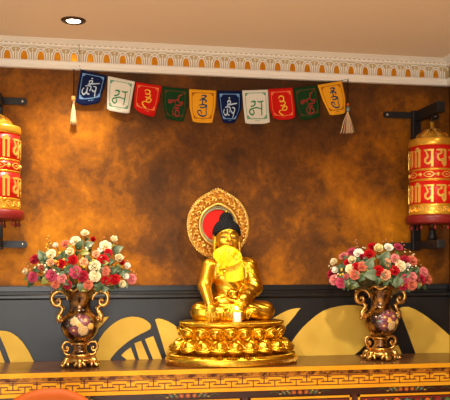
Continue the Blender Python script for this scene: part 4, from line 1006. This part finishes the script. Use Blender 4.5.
BL = Bouquet(VL, (80, 279), 'left-hand', .285, .225)
LB = 'left bouquet'
for a in [
 (85, 235, 9.5, 'cream', 'cream rose topmost in the left bouquet'),
 (75.5, 241, 9, 'cream', 'cream rose just left of the topmost bloom of the left bouquet'),
 (105.4, 246, 10, 'cream', 'large cream rose high on the right shoulder of the left bouquet'),
 (113.4, 241, 8, 'cream', 'small cream rosebud at the upper right tip of the left bouquet', True),
 (118.5, 259, 9.5, 'cream', 'tall cream rosebud below the pale leaf at right of the left bouquet', True),
 (70, 252.3, 9.5, 'cream', 'round cream rose above a red one, upper middle of the left bouquet'),
 (51.2, 254, 8.5, 'cream', 'cream rose on the upper left slope of the left bouquet'),
 (94.6, 266, 10, 'cream', 'upper of the two stacked cream roses mid left bouquet'),
 (94.8, 276, 10, 'cream', 'lower of the two stacked cream roses mid left bouquet'),
 (27, 272, 7, 'cream', 'small cream rosebud at far left edge of the left bouquet', True),
 (122, 284, 8.5, 'cream', 'lowest cream rose on the right flank of the left bouquet'),
 (56.2, 246, 6, 'white', 'tiny ivory rosebud beside the coral bloom high on the left bouquet', True),
 (127, 266, 7, 'white', 'small ivory rose at the right rim of the left bouquet'),
 (125.5, 276.5, 7, 'white', 'small ivory rose beside the outermost pink bloom, right of left bouquet'),
 (72.7, 260, 9, 'red', 'scarlet rose under the round cream one in the left bouquet'),
 (61.5, 263.5, 8, 'red', 'scarlet rose left of centre amid yellow florets, left bouquet'),
 (108.3, 252.5, 7, 'red', 'small scarlet rose under the large cream one, left bouquet'),
 (103.3, 260, 9.5, 'red', 'scarlet rose right of centre in the left bouquet'),
 (93.2, 240.5, 6.5, 'red', 'scarlet rosebud right of the topmost cream bloom, left bouquet', True),
 (121.4, 263, 7, 'red', 'scarlet rosebud peeping behind the tall cream bud, left bouquet', True),
 (75.2, 272.3, 10.5, 'magenta', 'deep pink rose at the centre of the left bouquet'),
 (82.6, 276, 10, 'crimson', 'crimson rose touching the deep pink central one, left bouquet'),
 (114.5, 279, 9.5, 'red', 'larger of the two low scarlet roses on the left bouquet\'s right'),
 (105.2, 280.5, 7.5, 'red', 'smaller of the two low scarlet roses on the left bouquet\'s right'),
 (35, 259.5, 9, 'crimson', 'crimson rose at the upper left corner of the left bouquet'),
 (33, 277, 9.5, 'magenta', 'deep pink rose low at the far left of the left bouquet'),
 (52, 275.3, 10.5, 'magenta', 'large deep pink rose left of centre in the left bouquet'),
 (62, 278.5, 8.5, 'pink', 'pink rose between two deep pink ones, low in the left bouquet'),
 (55.5, 284.3, 7.5, 'coral', 'coral rose hanging over the vase\'s left handle, left bouquet'),
 (88, 284.7, 8.5, 'coral', 'coral rose resting on the lip of the left vase'),
 (65.3, 244, 7.5, 'coral', 'coral rose near the top left of the left bouquet'),
 (50.7, 262.3, 7, 'peach', 'peach rose under the cream one on the left slope, left bouquet'),
 (83.7, 262, 7.5, 'peach', 'peach rose in the very middle of the left bouquet'),
 (105.4, 271, 8, 'coral', 'coral rose beside the two stacked cream ones, left bouquet'),
 (131.5, 279, 9, 'pink', 'pink rose outermost on the right of the left bouquet'),
 (96, 254, 6.5, 'peach', 'small peach rose below the scarlet bud near the top, left bouquet'),
 (42, 268, 7, 'coral', 'coral rosebud among yellow-green leaves at left of left bouquet', True),
 (68, 285, 7.5, 'crimson', 'crimson rose under the pink one at the left vase\'s rim')]: BL.rose(*a)
BL.sprig([(42, 256, 120, .070, 'leaf'), (46, 266, 150, .05, 'leaf_dark')], 'grey-green leaf sprig on the left slope of the left bouquet')
BL.sprig([(118, 250, 35, .070, 'leaf'), (113, 270, 30, .062, 'leaf_dark')], 'broad pale leaf sprig on the right of the left bouquet')
BL.sprig([(80, 245, 60, .062, 'leaf_dark'), (89, 245, 20, .060, 'leaf'), (85, 253, 0, .05, 'leaf_lime')], 'dark leaf sprig below the topmost roses of the left bouquet')
BL.sprig([(80, 287, 265, .05, 'leaf'), (97, 286, 290, .045, 'leaf_dark'), (66, 271, 210, .05, 'leaf_dark')], 'leaf sprig drooping over the lip of the left vase')
BL.sprig([(110, 262, 20, .055, 'leaf_dark'), (99, 272, 300, .05, 'leaf_dark'), (126, 272, 10, .05, 'leaf_dark')], 'dark leaf sprig among the scarlet roses, right half of left bouquet')
BL.sprig([(37, 270, 190, .05, 'leaf_dark'), (45, 281, 220, .055, 'leaf_lime'), (31, 284, 230, .05, 'leaf_dark'), (27, 279, 200, .04, 'leaf_lime')], 'yellow-green leaf sprig drooping at the far left of the left bouquet')
for k, (a, b) in enumerate([(58, 270), (71, 267), (88, 259), (100, 266), (118, 270), (64, 255), (101, 285), (47, 259)]):
    BL.sprig([(a + dx, b + dy, an + 37 * k, .042 + .004 * ((k + i) % 3), kd) for i, (dx, dy, an, kd) in enumerate([(0, 0, 30, 'leaf_dark'), (4, 4, 150, 'leaf'), (-4, 3, 260, 'leaf_dark')])],
      ['dark leaf sprig between the deep pink roses, left half of left bouquet', 'dark leaf sprig behind the central deep pink rose, left bouquet', 'dark leaf sprig above the two stacked cream roses, left bouquet', 'dark leaf sprig right of the two stacked cream roses, left bouquet', 'dark leaf sprig below the tall cream rosebud, left bouquet', 'dark leaf sprig left of the round cream rose, upper left bouquet', 'dark leaf sprig by the vase lip under the low scarlet roses, left bouquet', 'dark leaf sprig around the cream and peach roses of the left slope, left bouquet'][k])
rn = random.Random(11)
def cl(cx, cy, w, h, n): return [(cx + rn.uniform(-w, w), cy + rn.uniform(-h, h)) for _ in range(n)]
BL.spray([(48.3, 236), (47, 239), (49.2, 241), (47, 244.5), (50.5, 243.5), (46, 247.5), (48, 249)], 'berry_yellow', 'tall feathery spray sticking up at top left of the left bouquet', .0042)
BL.spray(cl(56, 260, 9, 8, 11), 'berry_yellow', 'spray of yellow florets on the left half of the left bouquet')
BL.spray(cl(46, 268, 12, 6, 10), 'berry_white', 'spray of ivory florets low on the left of the left bouquet', .005)
BL.spray(cl(94, 252, 8, 7, 10), 'berry_white', 'spray of ivory florets near the top of the left bouquet', .005)
BL.spray(cl(89, 264, 8, 6, 9), 'berry_yellow', 'spray of yellow florets at the middle of the left bouquet')
BL.spray([(104, 237.5), (105, 241), (111, 249), (117, 243), (124.5, 257), (127.5, 261), (131, 270), (134, 272), (136, 274)], 'berry_coral', 'spray of coral florets along the right rim of the left bouquet', .0042)
BL.spray([(26, 263), (28, 266), (31, 264), (25, 268), (30, 269.5), (38, 254)], 'berry_coral', 'spray of coral florets at the left rim of the left bouquet', .0042)

BR = Bouquet(VR, (381, 283), 'right-hand', .285, .215)
for a in [
 (334.6, 263, 9, 'cream', 'cream rose at the upper left edge of the right bouquet'),
 (335.8, 270.5, 8, 'white', 'ivory rose under the cream one at left edge of right bouquet'),
 (343.5, 256, 8, 'pink', 'pink rose on the upper left slope of the right bouquet'),
 (352, 251.8, 9, 'magenta', 'deep pink rose beside a white one, upper left of right bouquet'),
 (358.5, 253, 8.5, 'white', 'ivory rose on the upper left of the right bouquet'),
 (352.2, 260.5, 9, 'cream', 'upper cream rose beside a small scarlet one, right bouquet\'s left half'),
 (350.3, 269, 8.5, 'cream', 'lower cream rose above a peach bloom, right bouquet\'s left half'),
 (347.3, 262.3, 6.5, 'red', 'small scarlet rose tucked left of a cream one, right bouquet'),
 (356.5, 267, 8, 'red', 'scarlet rose right of the lower cream one, right bouquet\'s left half'),
 (362, 266.5, 8.5, 'coral', 'coral rose beside the big leaves, left of centre in right bouquet'),
 (369.3, 254, 9, 'red', 'scarlet rose just under the topmost one of the right bouquet'),
 (372.5, 246.5, 8.5, 'red', 'topmost scarlet rose of the right bouquet'),
 (378.2, 249.3, 10.5, 'yellow', 'pale yellow rose at the top of the right bouquet'),
 (378.4, 270.7, 9, 'red', 'scarlet rose at the centre of the right bouquet, amid big leaves'),
 (354.5, 274.7, 9, 'coral', 'coral rose low on the left half of the right bouquet'),
 (334.4, 279.9, 9, 'pink', 'pink rose low at far left of the right bouquet'),
 (341, 283, 9, 'magenta', 'deep pink rose low left, above the right vase\'s handle'),
 (331, 274, 8, 'crimson', 'crimson rose outermost on the left of the right bouquet'),
 (388.6, 247.2, 8, 'white', 'ivory rose right of the pale yellow one, top of right bouquet'),
 (398.3, 247, 8.5, 'magenta', 'deep pink rose at the top right of the right bouquet'),
 (395, 258.6, 8.5, 'pink', 'pink rose in the upper right half of the right bouquet'),
 (400.5, 266, 9.5, 'cream', 'cream rose on the right half of the right bouquet'),
 (394.7, 270.5, 8.5, 'red', 'scarlet rose touching the cream one, right half of right bouquet'),
 (404.8, 260, 8.5, 'crimson', 'crimson rose on the right shoulder of the right bouquet'),
 (412, 260.7, 9.5, 'coral', 'coral rose at the right shoulder of the right bouquet'),
 (407.3, 266, 6, 'white', 'tiny ivory rosebud right of the cream rose, right bouquet', True),
 (412, 277, 9, 'pink', 'pink rose between crimson blooms low on right of right bouquet'),
 (403.7, 278.9, 8.5, 'magenta', 'deep pink rose low in the right half of the right bouquet'),
 (411.5, 284.5, 10, 'coral', 'large coral rose lowest on the right of the right bouquet'),
 (421, 280, 9, 'crimson', 'crimson rose near the right tip of the right bouquet'),
 (423.5, 272.2, 9, 'pink', 'pink rose at the upper right tip of the right bouquet'),
 (428, 279.2, 8.5, 'coral', 'coral rose outermost on the right of the right bouquet'),
 (385.3, 274.8, 9.5, 'peach', 'peach rose low right of centre, above the right vase\'s lip'),
 (403, 286, 8, 'crimson', 'crimson rose hanging over the right vase\'s handle'),
 (362, 257.5, 6.5, 'crimson', 'small crimson rosebud below the upper ivory rose, right bouquet', True),
 (387, 262, 6.5, 'peach', 'small peach rose between big leaves near top of right bouquet'),
 (346, 277, 6.5, 'pink', 'small pink rosebud between peach and pink blooms, right bouquet\'s left', True)]: BR.rose(*a)
BR.sprig([(371, 275.5, 175, .095, 'leaf'), (369.5, 264, 60, .085, 'leaf'), (364, 259, 110, .05, 'leaf_dark')], 'big grey-green leaf sprig at the left centre of the right bouquet')
BR.sprig([(385.5, 256.5, 55, .085, 'leaf'), (388, 267, 300, .06, 'leaf_dark'), (383, 263, 90, .06, 'leaf_dark')], 'big grey-green leaf sprig under the topmost roses of right bouquet')
BR.sprig([(398.3, 281, 250, .075, 'leaf'), (409, 270, 20, .055, 'leaf_dark')], 'drooping leaf sprig right of the right vase\'s lip')
BR.sprig([(347.4, 282.5, 250, .060, 'leaf'), (341, 268, 160, .055, 'leaf_dark'), (343, 276, 190, .05, 'leaf_dark')], 'leaf sprig on the lower left of the right bouquet')
BR.sprig([(423.5, 287.3, 310, .045, 'leaf_dark'), (416, 270, 40, .05, 'leaf_dark'), (418, 286, 280, .04, 'leaf')], 'small dark leaf sprig at the lower right tip of the right bouquet')
BR.sprig([(362, 278, 230, .055, 'leaf_dark'), (378, 281, 270, .05, 'leaf_dark'), (346, 259, 120, .05, 'leaf_dark')], 'dark leaf sprig along the lip of the right vase')
for k, (a, b) in enumerate([(345, 265), (358, 260), (403, 272), (416, 277), (390, 280), (352, 281)]):
    BR.sprig([(a + dx, b + dy, an + 37 * k, .042 + .004 * ((k + i) % 3), kd) for i, (dx, dy, an, kd) in enumerate([(0, 0, 30, 'leaf_dark'), (4, 4, 150, 'leaf'), (-4, 3, 260, 'leaf_dark')])],
      ['dark leaf sprig between the cream roses at left of right bouquet', 'dark leaf sprig below the upper ivory rose, right bouquet', 'dark leaf sprig under the cream rose, right half of right bouquet', 'dark leaf sprig between the crimson and pink roses, right tip of right bouquet', 'dark leaf sprig right of the low peach rose, right bouquet', 'dark leaf sprig under the low coral rose, left half of right bouquet'][k])
BR.spray([(356, 240), (355.2, 242), (357, 243.5), (358, 246.5), (356, 247)], 'berry_coral', 'tall coral spray sticking up at top left of the right bouquet', .0042)
BR.spray(cl(345, 271, 6, 4, 7), 'berry_yellow', 'spray of yellow florets on the left of the right bouquet')
BR.spray([(363, 247.5), (365, 248), (364, 258), (329, 266), (331, 268), (338, 274), (336, 277)], 'berry_white', 'spray of ivory florets at the upper left of the right bouquet', .0045)
BR.spray(cl(392, 265, 7, 6, 9), 'berry_coral', 'spray of coral florets in the right half of the right bouquet', .0045)
BR.spray([(405, 252), (410, 252), (413, 255), (416, 266), (418, 268), (408, 270), (412, 268), (414, 254)], 'berry_white', 'spray of ivory florets along the right shoulder of right bouquet', .0048)
BR.spray([(386, 240), (383, 241.5), (392, 241), (402, 242), (404, 245), (405, 249), (419, 260), (421, 265)], 'berry_coral', 'spray of coral florets across the top right of right bouquet', .004)

# ------------------------------------------------------------------ light
def lamp(name, kind, loc, energy, col, **kw):
    d = bpy.data.lights.new(name, kind); d.energy = energy; d.color = col
    for k, v in kw.items(): setattr(d, k, v)
    o = bpy.data.objects.new(name, d); COL.objects.link(o); o.location = loc; return o
def aim(o, tgt): o.rotation_euler = (Vector(tgt) - o.location).to_track_quat('-Z', 'Y').to_euler()
WARM = (1, .87, .68)
o = lamp('ceiling_spot', 'SPOT', (DOWN.x, DOWN.y, CEIL - .02), 44, WARM, spot_size=math.radians(120), spot_blend=.9, shadow_soft_size=.04)
for (x, y, e, ang) in [(-1.0, -1.6, 58, 125), (.25, -1.6, 62, 125), (1.1, -1.6, 24, 125), (-1.4, -3.4, 155, 88), (-.1, -3.4, 155, 88), (.9, -3.4, 130, 88), (-1.4, -2.4, 60, 80), (.6, -2.4, 60, 80)]:  # narrow rear spots are unseen, added so floor bounce lifts the ceiling
    o = lamp('ceiling_spot', 'SPOT', (x, y, CEIL - .03), e, WARM, spot_size=math.radians(ang), spot_blend=.6, shadow_soft_size=.06); aim(o, (x, y + (.5 if ang > 100 else 0), 0))
o = lamp('window_daylight', 'AREA', (-1.35, -5.7, 1.35), 45, (1, .96, .91), shape='RECTANGLE', size=2.2, size_y=1.9); aim(o, (-1.35, 0, 1.35))
o = lamp('candle_glow', 'POINT', (cp.x, -.235 - .132, CT + BH + .085), .12, (1, .7, .35), shadow_soft_size=.01)
w = bpy.data.worlds.new('room_ambience'); S.world = w; w.use_nodes = True
w.node_tree.nodes['Background'].inputs[0].default_value = (1, .94, .86, 1); w.node_tree.nodes['Background'].inputs[1].default_value = .18
S.view_settings.view_transform = 'Standard'; S.view_settings.look = 'None'; S.view_settings.exposure = 0.95; S.view_settings.gamma = 1.0; S.view_settings.use_curve_mapping = False
